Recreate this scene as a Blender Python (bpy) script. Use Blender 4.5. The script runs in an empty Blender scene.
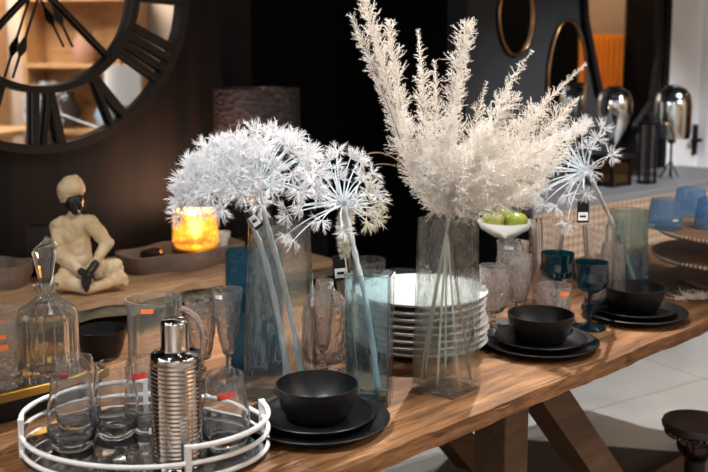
import bpy, bmesh, math, random
from mathutils import Vector, Matrix, Quaternion
random.seed(7)
PI = math.pi
sc = bpy.context.scene
COL = sc.collection

# ------------------------------------------------------------------ camera
EYE = Vector((0, 0, 1.45)); PITCH = math.atan(0.14); FPX = 1000.0; CYP = 185.0
cam_d = bpy.data.cameras.new('camera'); cam = bpy.data.objects.new('camera', cam_d); COL.objects.link(cam)
cam.location = EYE; cam.rotation_euler = (PI/2 - PITCH, 0, 0)
cam_d.sensor_width = 36; cam_d.lens = 36*FPX/708
cam_d.shift_y = -(236-CYP)/708
cam_d.dof.use_dof = True; cam_d.dof.focus_distance = 1.93; cam_d.dof.aperture_fstop = 4.6
cam_d.clip_start = .05
sc.camera = cam

# ------------------------------------------------------------------ world, light, exposure
w = bpy.data.worlds.new('world'); sc.world = w; w.use_nodes = True
w.node_tree.nodes['Background'].inputs[0].default_value = (.85, .9, 1, 1)
w.node_tree.nodes['Background'].inputs[1].default_value = .05
sc.view_settings.view_transform = 'Standard'; sc.view_settings.look = 'None'
sc.view_settings.exposure = 0.75; sc.view_settings.gamma = 1; sc.view_settings.use_curve_mapping = False
try:
    sc.cycles.max_bounces = 14; sc.cycles.transmission_bounces = 14; sc.cycles.transparent_max_bounces = 40
    sc.cycles.glossy_bounces = 5; sc.cycles.diffuse_bounces = 3
    sc.cycles.caustics_reflective = False; sc.cycles.caustics_refractive = False
    sc.cycles.sample_clamp_indirect = 4; sc.cycles.use_denoising = True
except Exception: pass

# spot lamps: (position on ceiling, aim, watts, angle, colour)
CEIL = 3.1
SPOTS = [
    ((.55, 3.35, CEIL), (.15, 2.0, .9), 265, 46, (1, .93, .84)),     # behind the flowers, shadows towards the lens
    ((-.9, .9, CEIL), (-.05, 2.0, 1.17), 112, 30, (.93, .96, 1)),     # front left, cool
    ((1.35, 1.35, CEIL), (.3, 2.05, 1.2), 120, 32, (1, .95, .9)),     # front right
    ((-.75, .95, CEIL), (-.3, 1.72, .78), 80, 30, (1, .97, .92)),   # onto the tray
    ((.2, 1.7, CEIL), (-.65, 2.75, .8), 55, 36, (1, .9, .78)),         # onto the console
    ((2.5, 3.0, CEIL), (1.5, 4.3, .3), 270, 62, (.97, .98, 1)),         # onto the floor at the right
    ((1.6, 2.9, CEIL), (1.1, 2.7, .8), 35, 40, (1, .92, .85)),
]
for i, (p, a, e, ang, c) in enumerate(SPOTS):
    l = bpy.data.lights.new('spot_light', 'SPOT'); o = bpy.data.objects.new('spot_light', l); COL.objects.link(o)
    l.energy = e; l.color = c; l.spot_size = math.radians(ang); l.spot_blend = .6; l.shadow_soft_size = .016
    o.location = Vector(p) - Vector((0, 0, .1)); o.rotation_euler = (Vector(a)-o.location).to_track_quat('-Z', 'Y').to_euler()
def area(loc, aim, size, e, c):
    l = bpy.data.lights.new('area_light', 'AREA'); o = bpy.data.objects.new('area_light', l); COL.objects.link(o)
    l.energy = e; l.color = c; l.size = size; o.location = loc
    o.rotation_euler = (Vector(aim)-Vector(loc)).to_track_quat('-Z', 'Y').to_euler()
area((-2.4, .2, 2.6), (-.2, 2.1, .9), 1.4, 8, (.9, .95, 1))
area((3.6, .3, 2.9), (4.5, .2, .4), 1.2, 110, (1, .88, .76))
area((0, -1.6, 2.9), (0, -3.4, 1.2), 1.5, 85, (1, .93, .86))
area((-3.0, -.4, 2.9), (-4.2, -.4, 1.2), 1.5, 35, (.95, .97, 1))

# ------------------------------------------------------------------ geometry helpers
CF = Vector((0, math.cos(PITCH), -math.sin(PITCH))); CU = Vector((0, math.sin(PITCH), math.cos(PITCH))); CR = Vector((1, 0, 0))
def ray(x, y): return CF + CR*((x-354)/FPX) + CU*((CYP-y)/FPX)
def atz(x, y, z):
    d = ray(x, y); return EYE + d*((z-EYE.z)/d.z)
def atd(x, y, dep):                                   # dep = distance along the floor (y)
    d = ray(x, y); return EYE + d*(dep/d.y)
WD = Vector((.766, .643, 0)); WN = Vector((.643, -.766, 0)); W0 = Vector((-1.0, 3.08, 0)); WA = math.atan2(.643, .766)
def onwall(x, y, off=0):
    d = ray(x, y); return EYE + d*(((W0+WN*off-EYE).dot(WN))/d.dot(WN))
def wp(s, off, z): return W0 + WD*s + WN*off + Vector((0, 0, z))
def wl(p): return (p-W0).dot(WD), p.z

def link_mesh(name, bm, mat, parent=None, smooth=None):
    me = bpy.data.meshes.new(name); bm.normal_update(); bm.to_mesh(me); bm.free()
    o = bpy.data.objects.new(name, me); COL.objects.link(o)
    if mat: me.materials.append(mat)
    if smooth is not None:
        for p in me.polygons: p.use_smooth = True
        if smooth < 180:
            me.set_sharp_from_angle(angle=math.radians(smooth))
    if parent: o.parent = parent
    return o
def raw(name, V, Fc, mat, parent=None, smooth=False):
    me = bpy.data.meshes.new(name); me.from_pydata(V, [], Fc); me.update()
    o = bpy.data.objects.new(name, me); COL.objects.link(o); me.materials.append(mat)
    if smooth:
        for p in me.polygons: p.use_smooth = True
    if parent: o.parent = parent
    return o
def tag(o, label=None, cat=None, group=None, kind=None):
    if label: o['label'] = label
    if cat: o['category'] = cat
    if group: o['group'] = group
    if kind: o['kind'] = kind
    return o
def thing(name, label, cat, loc=(0, 0, 0), rz=0, group=None):
    o = bpy.data.objects.new(name, None); COL.objects.link(o); o.empty_display_size = .05
    o.location = loc; o.rotation_euler = (0, 0, rz); return tag(o, label, cat, group)
def dup(root, loc, rz=None, label=None, group=None, scale=None):
    def cp(o, par):
        c = o.copy(); COL.objects.link(c); c.parent = par
        for ch in [x for x in bpy.data.objects if x.parent == o]: cp(ch, c)
        return c
    r = cp(root, None); r.location = loc
    if rz is not None: r.rotation_euler = (0, 0, rz)
    if label: r['label'] = label
    if group: r['group'] = group
    if scale: r.scale = scale
    return r
def box(bm, c, s, rz=0, bev=0, M=None):
    r = bmesh.ops.create_cube(bm, size=1); vs = r['verts']
    m = Matrix.Translation(Vector(c)) @ Matrix.Rotation(rz, 4, 'Z') @ Matrix.Diagonal((s[0], s[1], s[2], 1))
    if M: m = M @ m
    bmesh.ops.transform(bm, matrix=m, verts=vs)
    if bev:
        es = list({e for v in vs for e in v.link_edges})
        bmesh.ops.bevel(bm, geom=es, offset=bev, segments=2, affect='EDGES', profile=.5)
    return bm
def beam(bm, a, b, wx, wz, bev=0):                    # square bar between two points
    a = Vector(a); b = Vector(b); d = b-a
    q = d.to_track_quat('X', 'Z').to_matrix().to_4x4()
    return box(bm, (0, 0, 0), (d.length, wx, wz), 0, bev, Matrix.Translation((a+b)/2) @ q)
def lathe(bm, prof, seg=48, mod=None, close=False, M=None):
    rings = []
    for (r, z) in prof:
        if r < 1e-6: rings.append([bm.verts.new((0, 0, z))])
        else:
            ring = []
            for k in range(seg):
                a = 2*PI*k/seg; rr = r*(mod(a, z, r) if mod else 1)
                ring.append(bm.verts.new((rr*math.cos(a), rr*math.sin(a), z)))
            rings.append(ring)
    prs = list(zip(rings, rings[1:]))
    if close: prs.append((rings[-1], rings[0]))
    for A, B in prs:
        for k in range(seg):
            k2 = (k+1) % seg
            if len(A) == 1 and len(B) == 1: continue
            if len(A) == 1: bm.faces.new((A[0], B[k2], B[k]))
            elif len(B) == 1: bm.faces.new((A[k], A[k2], B[0]))
            else: bm.faces.new((A[k], A[k2], B[k2], B[k]))
    if M:
        bmesh.ops.transform(bm, matrix=M, verts=[v for r in rings for v in r])
    return bm
def tube(bm, pts, rad, seg=8, closed=False):
    pts = [Vector(p) for p in pts]; n = len(pts); rings = []
    up = Vector((0.013, .02, 1)).normalized(); prev = None
    for i, p in enumerate(pts):
        if closed: t = (pts[(i+1) % n]-pts[i-1])
        else: t = pts[min(i+1, n-1)]-pts[max(i-1, 0)]
        t.normalize()
        if prev is None:
            u = t.cross(up)
            if u.length < .1: u = t.cross(Vector((1, 0, 0)))
        else: u = prev - t*prev.dot(t)
        u.normalize(); prev = u; v = t.cross(u)
        r = rad(i/(n-1)) if callable(rad) else rad
        rings.append([bm.verts.new(p + u*(r*math.cos(2*PI*k/seg)) + v*(r*math.sin(2*PI*k/seg))) for k in range(seg)])
    m = n if closed else n-1
    for i in range(m):
        A = rings[i]; B = rings[(i+1) % n]
        for k in range(seg): bm.faces.new((A[k], A[(k+1) % seg], B[(k+1) % seg], B[k]))
    if not closed:
        bm.faces.new(rings[0][::-1]); bm.faces.new(rings[-1])
    return bm
def prism(bm, poly, z0, z1, M=None):
    a = [bm.verts.new((x, y, z0)) for x, y in poly]; b = [bm.verts.new((x, y, z1)) for x, y in poly]
    n = len(poly); bm.faces.new(a[::-1]); bm.faces.new(b)
    for k in range(n): bm.faces.new((a[k], a[(k+1) % n], b[(k+1) % n], b[k]))
    if M: bmesh.ops.transform(bm, matrix=M, verts=a+b)
    return bm
def bez(a, b, c, n=16):
    a, b, c = Vector(a), Vector(b), Vector(c)
    return [a*(1-t)**2 + b*2*t*(1-t) + c*t*t for t in [i/n for i in range(n+1)]]
NB = bmesh.new

# ------------------------------------------------------------------ materials
def base(name):
    m = bpy.data.materials.new(name); m.use_nodes = True; nt = m.node_tree
    return m, nt, nt.nodes['Principled BSDF'], nt.nodes['Material Output']
def bumpy(nt, scale, strength, dist=.01, detail=3, stretch=None, kind='noise'):
    tc = nt.nodes.new('ShaderNodeTexCoord'); mp = nt.nodes.new('ShaderNodeMapping')
    nt.links.new(tc.outputs['Object'], mp.inputs[0])
    if stretch: mp.inputs['Scale'].default_value = stretch
    if kind == 'noise':
        n = nt.nodes.new('ShaderNodeTexNoise'); n.inputs['Detail'].default_value = detail; out = n.outputs[0]
    else:
        n = nt.nodes.new('ShaderNodeTexVoronoi'); out = n.outputs['Distance']
    n.inputs['Scale'].default_value = scale; nt.links.new(mp.outputs[0], n.inputs['Vector'])
    b = nt.nodes.new('ShaderNodeBump'); b.inputs['Strength'].default_value = strength; b.inputs['Distance'].default_value = dist
    nt.links.new(out, b.inputs['Height']); return b, out, mp
def pm(name, col, rough=.5, metal=0, spec=.5, bump=None, vary=None, coat=0):
    m, nt, b, o = base(name)
    b.inputs['Base Color'].default_value = (*col, 1); b.inputs['Roughness'].default_value = rough
    b.inputs['Metallic'].default_value = metal; b.inputs['Specular IOR Level'].default_value = spec
    b.inputs['Coat Weight'].default_value = coat
    if bump:
        bb, out, mp = bumpy(nt, *bump); nt.links.new(bb.outputs[0], b.inputs['Normal'])
    if vary:
        c2, s, st = vary
        _, out, mp = bumpy(nt, s, 0, stretch=st)
        r = nt.nodes.new('ShaderNodeValToRGB'); r.color_ramp.elements[0].position = .35; r.color_ramp.elements[1].position = .65
        r.color_ramp.elements[0].color = (*col, 1); r.color_ramp.elements[1].color = (*c2, 1)
        nt.links.new(out, r.inputs[0]); nt.links.new(r.outputs[0], b.inputs['Base Color'])
    return m
def glass(name, tint=(1, 1, 1), thin=1, bump=None, rough=0.0, refl=1.0, ior=1.47, body=0.0, bcol=(.85, .93, .95), edge=(.5, .58, .6), wave=0):
    """thin=1: a clear pane (tinted, mirror reflections by fresnel, a little milky body); thin=0: solid refracting glass"""
    m, nt, b, o = base(name); nt.nodes.remove(b); N = nt.nodes; L = nt.links
    bb = bumpy(nt, *bump)[0] if bump else None
    if thin == 0:
        g = N.new('ShaderNodeBsdfGlass'); g.inputs['Color'].default_value = (*tint, 1); g.inputs['IOR'].default_value = ior; g.inputs['Roughness'].default_value = rough
        if bb: L.new(bb.outputs[0], g.inputs['Normal'])
        if not body:
            L.new(g.outputs[0], o.inputs[0]); return m
        d = N.new('ShaderNodeBsdfDiffuse'); d.inputs[0].default_value = (*bcol, 1); tr = N.new('ShaderNodeBsdfTranslucent'); tr.inputs[0].default_value = (*bcol, 1)
        ad = N.new('ShaderNodeMixShader'); L.new(d.outputs[0], ad.inputs[1]); L.new(tr.outputs[0], ad.inputs[2])
        m3 = N.new('ShaderNodeMixShader'); m3.inputs[0].default_value = body; L.new(g.outputs[0], m3.inputs[1]); L.new(ad.outputs[0], m3.inputs[2])
        L.new(m3.outputs[0], o.inputs[0]); return m
    t = N.new('ShaderNodeBsdfTransparent'); t.inputs[0].default_value = (*tint, 1)
    pe = N.new('ShaderNodeMath'); pe.operation = 'POWER'; pe.inputs[1].default_value = 2.3
    lw = N.new('ShaderNodeLayerWeight'); L.new(lw.outputs['Facing'], pe.inputs[0])
    ec = N.new('ShaderNodeMix'); ec.data_type = 'RGBA'; L.new(pe.outputs[0], ec.inputs[0]); ec.inputs[6].default_value = (*tint, 1); ec.inputs[7].default_value = (*[a*b_ for a, b_ in zip(tint, edge)], 1)
    L.new(ec.outputs[2], t.inputs[0])
    if wave:
        rf = N.new('ShaderNodeBsdfRefraction'); rf.inputs['IOR'].default_value = 1.06; L.new(ec.outputs[2], rf.inputs[0])
        wb, _, _ = bumpy(nt, wave, 1.0, .02, 2); L.new(wb.outputs[0], rf.inputs['Normal'])
        wm = N.new('ShaderNodeMixShader'); wm.inputs[0].default_value = .2; L.new(t.outputs[0], wm.inputs[1]); L.new(rf.outputs[0], wm.inputs[2]); t = wm
    gl = N.new('ShaderNodeBsdfGlossy'); gl.inputs['Roughness'].default_value = rough+.03
    fr = N.new('ShaderNodeLayerWeight'); pw = N.new('ShaderNodeMath'); pw.operation = 'POWER'; pw.inputs[1].default_value = 3.5; L.new(fr.outputs['Facing'], pw.inputs[0])
    ma = N.new('ShaderNodeMath'); ma.operation = 'MULTIPLY_ADD'; ma.inputs[1].default_value = .8; ma.inputs[2].default_value = .04; L.new(pw.outputs[0], ma.inputs[0])
    mu = N.new('ShaderNodeMath'); mu.operation = 'MULTIPLY'; mu.inputs[1].default_value = refl; mu.use_clamp = True
    L.new(ma.outputs[0], mu.inputs[0])
    mx = N.new('ShaderNodeMixShader'); L.new(mu.outputs[0], mx.inputs[0]); L.new(t.outputs[0], mx.inputs[1]); L.new(gl.outputs[0], mx.inputs[2]); out = mx
    if body:
        d = N.new('ShaderNodeBsdfDiffuse'); d.inputs[0].default_value = (*bcol, 1); tr = N.new('ShaderNodeBsdfTranslucent'); tr.inputs[0].default_value = (*bcol, 1)
        ad = N.new('ShaderNodeMixShader'); L.new(d.outputs[0], ad.inputs[1]); L.new(tr.outputs[0], ad.inputs[2])
        m3 = N.new('ShaderNodeMixShader'); m3.inputs[0].default_value = body; L.new(mx.outputs[0], m3.inputs[1]); L.new(ad.outputs[0], m3.inputs[2]); out = m3
    L.new(out.outputs[0], o.inputs[0])
    if bb:
        L.new(bb.outputs[0], gl.inputs['Normal']); L.new(bb.outputs[0], fr.inputs['Normal'])
    return m
def emit(name, col, s):
    m, nt, b, o = base(name); b.inputs['Base Color'].default_value = (*col, 1)
    b.inputs['Emission Color'].default_value = (*col, 1); b.inputs['Emission Strength'].default_value = s; return m

def wood(name, cols, rough=.55, grain=(1.6, 11, 11), bump=.6, spec=.4):
    m, nt, b, o = base(name); N = nt.nodes; L = nt.links
    tc = N.new('ShaderNodeTexCoord'); mp = N.new('ShaderNodeMapping'); mp.inputs['Scale'].default_value = grain
    L.new(tc.outputs['Object'], mp.inputs[0])
    n1 = N.new('ShaderNodeTexNoise'); n1.inputs['Scale'].default_value = 2.2; n1.inputs['Detail'].default_value = 8; n1.inputs['Roughness'].default_value = .65; n1.inputs['Distortion'].default_value = .6
    n2 = N.new('ShaderNodeTexNoise'); n2.inputs['Scale'].default_value = 9; n2.inputs['Detail'].default_value = 6; n2.inputs['Roughness'].default_value = .7
    L.new(mp.outputs[0], n1.inputs[0]); L.new(mp.outputs[0], n2.inputs[0])
    n3 = N.new('ShaderNodeTexNoise'); n3.inputs['Scale'].default_value = 3; L.new(tc.outputs['Object'], n3.inputs[0])
    mxx = N.new('ShaderNodeMix'); mxx.data_type = 'FLOAT'; mxx.inputs[0].default_value = .4
    L.new(n1.outputs[0], mxx.inputs[2]); L.new(n2.outputs[0], mxx.inputs[3])
    m3 = N.new('ShaderNodeMix'); m3.data_type = 'FLOAT'; m3.inputs[0].default_value = .3
    L.new(mxx.outputs[0], m3.inputs[2]); L.new(n3.outputs[0], m3.inputs[3])
    r = N.new('ShaderNodeValToRGB'); e = r.color_ramp.elements
    e[0].position = .34; e[0].color = (*cols[0], 1); e[1].position = .66; e[1].color = (*cols[2], 1)
    k = e.new(.48); k.color = (*cols[1], 1)
    L.new(m3.outputs[0], r.inputs[0]); L.new(r.outputs[0], b.inputs['Base Color'])
    bp = N.new('ShaderNodeBump'); bp.inputs['Strength'].default_value = bump; bp.inputs['Distance'].default_value = .004
    L.new(mxx.outputs[0], bp.inputs['Height']); L.new(bp.outputs[0], b.inputs['Normal'])
    b.inputs['Roughness'].default_value = rough; b.inputs['Specular IOR Level'].default_value = spec
    return m

M_table = wood('table_wood', [(.014, .006, .003), (.12, .052, .020), (.40, .20, .085)], grain=(1.3, 17, 17), bump=.8, spec=.3)
M_beam = wood('beam_wood', [(.03, .013, .006), (.07, .032, .014), (.12, .06, .03)])
M_console = wood('console_wood', [(.15, .08, .04), (.36, .22, .12), (.55, .38, .24)])
M_bark = wood('bark_edge', [(.03, .03, .025), (.10, .10, .075), (.28, .22, .13)], bump=.8)
M_gold_beam = wood('gilded_beam', [(.07, .04, .01), (.3, .19, .05), (.5, .36, .12)], bump=.8)
M_greywood = wood('grey_wood', [(.09, .065, .055), (.17, .13, .11), (.28, .21, .17)])
M_tierwood = wood('tier_wood', [(.16, .08, .04), (.3, .17, .09), (.42, .26, .16)])
M_wall = pm('wall_paint_glow_streaks', (.006, .0072, .0095), .7, spec=.12, vary=((.012, .0098, .0105), 1, (16, 16, .5)))  # browner second tone paints the lamp's glow streaks into the wall
M_wallr = pm('wall_paint_grey', (.03, .032, .036), .7, spec=.2)
M_black = pm('black_void', (.003, .003, .003), .9, spec=.1)
M_ceil = pm('ceiling_paint', (.05, .05, .05), .9)
M_stone = pm('black_stoneware', (.006, .006, .007), .4, spec=.3, bump=(160, .12, .002))
M_white = pm('white_metal', (.80, .81, .83), .35)
def petal(name, col, tl):
    m, nt, b, o = base(name); b.inputs['Base Color'].default_value = (*col, 1); b.inputs['Roughness'].default_value = .6
    t = nt.nodes.new('ShaderNodeBsdfTranslucent'); t.inputs[0].default_value = (*col, 1); mx = nt.nodes.new('ShaderNodeMixShader'); mx.inputs[0].default_value = tl
    nt.links.new(b.outputs[0], mx.inputs[1]); nt.links.new(t.outputs[0], mx.inputs[2]); nt.links.new(mx.outputs[0], o.inputs[0]); return m
M_stemw = pm('blue_white_stem', (.72, .83, .90), .6, bump=(120, .5, .003))
M_plume = petal('cream_plume', (.95, .91, .86), .4)
M_flow = petal('white_flower', (.86, .86, .88), .3)
M_garl = pm('cream_garland', (.76, .72, .6), .7)
M_twig = pm('brown_twig', (.22, .13, .07), .7)
M_chrome = pm('polished_steel', (.56, .54, .52), .07, 1)
M_mirror = pm('mirror_glass', (.68, .68, .69), .02, 1)
M_tmirror = pm('tray_mirror', (.5, .48, .46), .06, 1)
M_goldt = pm('brass', (.75, .48, .12), .28, 1)
M_goldm = pm('gold_frame', (.28, .17, .09), .22, 1)
M_bmetal = pm('black_metal', (.006, .006, .007), .45, 0, spec=.25)
M_red = pm('red_sticker', (.75, .02, .02), .5, vary=((.85, .1, .08), 300, (1, 1, 1)))
M_orange = pm('orange_sticker', (.85, .2, .05), .5)
M_wht = pm('white_label', (.82, .84, .86), .5)
M_plate = pm('plate_glaze', (.62, .62, .61), .25, vary=((.52, .51, .49), 20, (1, 1, 1)))
M_apple = pm('green_apple', (.17, .24, .02), .3, vary=((.28, .27, .04), 12, (1, 1, 1)))
M_frost = glass('frosted_glass', (.95, .97, .98), rough=.2, body=.45, bcol=(.85, .87, .88))
M_clear = glass('clear_glass', (.985, .99, .99), refl=1.5, body=.012)
M_crys = glass('cut_crystal', (.99, .985, .985), 0, bump=(80, .4, .004, 2, None, 'voronoi'), body=.085, bcol=(.97, .94, .96))  # white body mixed in stands for the crystal's sparkle and lit whiteness
M_deca = glass('decanter_crystal', (.99, .985, .98), 0, body=.06, bcol=(.9, .87, .87))
M_vclear = glass('rippled_clear_glass', (.975, .99, .99), refl=1.5, bump=(30, 1, .012, 2, (1, 1, .35)), body=.008, wave=26)
M_vdeep = glass('seeded_smoke_glass', (.965, .985, .985), refl=1.5, bump=(34, 1, .012, 3, (1, 1, .4)), body=.005, bcol=(.7, .85, .88), wave=38)
M_vteal = glass('teal_glass', (.36, .60, .74), refl=1.2, bump=(40, .6, .006, 2), body=.07, bcol=(.03, .28, .42))
M_vblue = glass('pale_teal_glass', (.84, .925, .945), refl=2.0, bump=(45, 1, .010, 3, (1, 1, .4)), body=.010, bcol=(.2, .62, .82), wave=40, edge=(.16, .42, .5))
M_gobteal = glass('goblet_teal_glass', (.07, .28, .36), refl=1.8, body=.05, bcol=(.02, .28, .38))
M_darkteal = pm('dark_teal_glass_stem', (.002, .012, .016), .1)
M_btum = glass('blue_tumbler_glass', (.70, .85, 1), bump=(50, .5, .004, 2), rough=.05, body=.22, bcol=(.5, .74, 1))
M_merc = pm('mercury_glass', (.60, .66, .70), .08, 1)
def amber():
    m, nt, b, o = base('amber_glass'); N = nt.nodes; L = nt.links
    tc = N.new('ShaderNodeTexCoord'); v = N.new('ShaderNodeTexVoronoi'); v.inputs['Scale'].default_value = 55; L.new(tc.outputs['Object'], v.inputs[0])
    r = N.new('ShaderNodeValToRGB'); r.color_ramp.elements[0].color = (1, .66, .16, 1); r.color_ramp.elements[1].color = (.34, .13, .006, 1); r.color_ramp.elements[1].position = .6
    L.new(v.outputs['Distance'], r.inputs[0]); L.new(r.outputs[0], b.inputs['Emission Color']); b.inputs['Emission Strength'].default_value = .42
    b.inputs['Base Color'].default_value = (.85, .55, .14, 1); b.inputs['Roughness'].default_value = .1; b.inputs['Transmission Weight'].default_value = .6; return m
M_amberg = amber()
M_statue = pm('carved_cream', (.72, .60, .42), .55, vary=((.58, .42, .24), 14, (1, 1, 1)))
M_ebony = pm('ebony', (.012, .01, .009), .3)
M_croc = pm('croc_shade', (.045, .038, .045), .38, bump=(34, .7, .01, 2, (1, 1, 1.8), 'voronoi'))
M_door = pm('door_paint', (.80, .82, .86), .3)
M_counter_top = pm('counter_stone', (.17, .17, .18), .45)
def weave():
    m, nt, b, o = base('woven_rattan'); N = nt.nodes; L = nt.links
    tc = N.new('ShaderNodeTexCoord'); mp = N.new('ShaderNodeMapping'); mp.inputs['Rotation'].default_value = (0, PI/4, 0); mp.inputs['Scale'].default_value = (42, 42, 42)
    L.new(tc.outputs['Object'], mp.inputs[0]); c = N.new('ShaderNodeTexChecker'); c.inputs['Scale'].default_value = 1
    sx = N.new('ShaderNodeSeparateXYZ'); L.new(mp.outputs[0], sx.inputs[0]); cx = N.new('ShaderNodeCombineXYZ'); L.new(sx.outputs[0], cx.inputs[0]); L.new(sx.outputs[2], cx.inputs[1]); cx.inputs[2].default_value = .5
    L.new(cx.outputs[0], c.inputs[0]); c.inputs[1].default_value = (.42, .30, .21, 1); c.inputs[2].default_value = (.22, .15, .10, 1)
    L.new(c.outputs[0], b.inputs['Base Color']); b.inputs['Roughness'].default_value = .7; return m
M_weave = weave()
def floor_mat():
    m, nt, b, o = base('stone_floor'); N = nt.nodes; L = nt.links
    tc = N.new('ShaderNodeTexCoord'); mp = N.new('ShaderNodeMapping'); mp.inputs['Rotation'].default_value = (0, 0, -WA+.12); L.new(tc.outputs['Object'], mp.inputs[0])
    br = N.new('ShaderNodeTexBrick'); br.offset = 0; br.inputs['Scale'].default_value = 1; br.inputs['Brick Width'].default_value = .9; br.inputs['Row Height'].default_value = .9
    br.inputs['Mortar Size'].default_value = .004; br.inputs['Color1'].default_value = (.40, .385, .36, 1); br.inputs['Color2'].default_value = (.44, .42, .39, 1); br.inputs['Mortar'].default_value = (.2, .18, .16, 1)
    L.new(mp.outputs[0], br.inputs[0]); n = N.new('ShaderNodeTexNoise'); n.inputs['Scale'].default_value = 3; n.inputs['Detail'].default_value = 5; L.new(mp.outputs[0], n.inputs[0])
    mx = N.new('ShaderNodeMix'); mx.data_type = 'RGBA'; mx.blend_type = 'OVERLAY'; mx.inputs[0].default_value = .35; L.new(br.outputs[0], mx.inputs[6]); L.new(n.outputs[0], mx.inputs[7])
    L.new(mx.outputs[2], b.inputs['Base Color']); b.inputs['Roughness'].default_value = .35; return m
M_floor = floor_mat()
M_brown = pm('pale_room_wall', (.55, .52, .48), .7)
M_tan = pm('tan_room_wall', (.62, .50, .40), .8, vary=((.5, .38, .3), 1.5, (1, 1, 1)))
M_slat = wood('dark_slats', [(.006, .0055, .0065), (.011, .0095, .010), (.024, .019, .018)], grain=(9, 9, .3), bump=.1, spec=.08)
M_cloth = pm('blue_white_cloth', (.5, .6, .72), .8)

# ------------------------------------------------------------------ the room
def struct(name, bm, m, **k):
    return tag(link_mesh(name, bm, m, **k), kind='structure')
def wallbox(s0, s1, off0, off1, z0, z1):
    bm = NB(); c = wp((s0+s1)/2, (off0+off1)/2, (z0+z1)/2); box(bm, c, (s1-s0, abs(off1-off0), z1-z0), WA); return bm
S_A = wl(onwall(252, 100))[0]; S_B = wl(onwall(466, 100))[0]; S_C = wl(onwall(662, 100))[0]; S_D = wl(onwall(707, 100))[0]
bm = NB(); box(bm, (.5, 2.2, -.05), (10, 12, .1)); struct('floor', bm, M_floor)
bm = NB(); box(bm, (.5, 2.2, CEIL+.05), (10, 12, .1)); struct('ceiling', bm, M_ceil)
struct('wall_left', wallbox(-4, S_A, 0, -.12, 0, CEIL), M_wall)
struct('wall_niche', wallbox(S_A-.1, S_B+.1, -.7, -.8, 0, CEIL), M_black)
struct('wall_niche_side', wallbox(S_B, S_B+.1, -.12, -.7, 0, CEIL), M_black)
struct('wall_niche_left', wallbox(S_A-.1, S_A, -.12, -.7, 0, CEIL), M_black)
struct('wall_right', wallbox(S_B, S_C-.02, 0, -.12, 0, CEIL), M_wallr)
struct('wall_far_right', wallbox(S_D+.06, 5.6, 0, -.12, 0, CEIL), M_door)
struct('wall_header', wallbox(S_C-.02, S_D+.06, 0, -.12, 2.2, CEIL), M_door)
struct('door_1', wallbox(S_C+.03, S_D-.03, -.03, -.08, 0, 2.2), M_door)
o = struct('trim_1', wallbox(S_C-.02, S_C+.03, .02, -.1, 0, 2.2), M_bmetal)
struct('trim_2', wallbox(S_D-.03, S_D+.06, .02, -.1, 0, 2.2), M_door)
struct('wall_east', box(NB(), (5.05, 2, CEIL/2), (.1, 11.6, CEIL)), M_tan)
struct('panel_1', box(NB(), (4.975, 4.3, CEIL/2), (.04, 1.36, CEIL)), M_black)
struct('panel_2', box(NB(), (4.975, 6.2, CEIL/2), (.04, 1.7, CEIL)), M_slat)
struct('wall_south', box(NB(), (.5, -3.5, CEIL/2), (9.2, .1, CEIL)), M_brown)
struct('wall_west', box(NB(), (-4.3, 1.5, CEIL/2), (.1, 10, CEIL)), M_tan)
# lamp-lit streaks on the left wall are painted into its colour
# rug edge beneath the table
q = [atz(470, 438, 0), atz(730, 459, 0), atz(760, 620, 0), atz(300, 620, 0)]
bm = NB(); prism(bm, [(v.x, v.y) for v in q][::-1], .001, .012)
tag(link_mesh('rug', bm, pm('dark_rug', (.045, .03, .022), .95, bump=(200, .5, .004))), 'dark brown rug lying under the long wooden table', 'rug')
# door handle
hp = onwall(698, 140, .0); hs, hz = wl(hp)
o = link_mesh('door_handle', box(box(NB(), (0, 0, 0), (.03, .02, .17), WA), tuple(WN*.03+WD*-.035), (.09, .018, .02), WA), M_bmetal, bpy.data.objects['door_1'])
o.location = wp(hs, -.02, hz)

# ceiling fittings
fx0 = thing('ceiling_spotlight', 'round black ceiling spotlight with glowing lens above the table', 'spotlight', SPOTS[0][0], 0, 'ceiling spotlights')
link_mesh('housing', lathe(NB(), [(0, 0), (.06, 0), (.06, -.08), (.05, -.08), (.05, -.01), (0, -.01)], 24), M_bmetal, fx0)
link_mesh('lens', lathe(NB(), [(0, -.015), (.05, -.015), (.05, -.02), (0, -.02)], 24), emit('lens_glow', (1, .93, .85), 25), fx0)
for s in SPOTS[1:]: dup(fx0, s[0])
for p in [(2.8, .6), (3.8, -.8), (3.6, 2.2), (2.2, -1.2), (-1.2, -.8), (3.9, 3.8)]: dup(fx0, (p[0], p[1], CEIL))

ls0 = None
M_led = emit('added_led_glow', (1, .97, .93), 14)  # strip lights added to give bright streaks of reflection in the glassware
for k, (x, y, rz) in enumerate([(-1.6, -.9, .3), (.6, -1.2, 0), (2.4, -.4, -.4), (-2.6, .9, 1.3), (3.1, 1.9, 1.4)]):
    if ls0 is None:
        ls0 = thing('added_strip_light', 'long white strip light added under the ceiling for streaks in the glass', 'light', (x, y, CEIL-.35), rz, 'added strip lights')
        link_mesh('housing', box(NB(), (0, 0, .03), (1.3, .1, .05)), M_white, ls0); link_mesh('diffuser', box(NB(), (0, 0, -.006), (1.28, .08, .02)), M_led, ls0)
        link_mesh('hanger', box(NB(), (-.5, 0, .2), (.008, .008, .3)), M_bmetal, ls0); link_mesh('hanger', box(NB(), (.5, 0, .2), (.008, .008, .3)), M_bmetal, ls0)
    else: dup(ls0, (x, y, CEIL-.35), rz)
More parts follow.
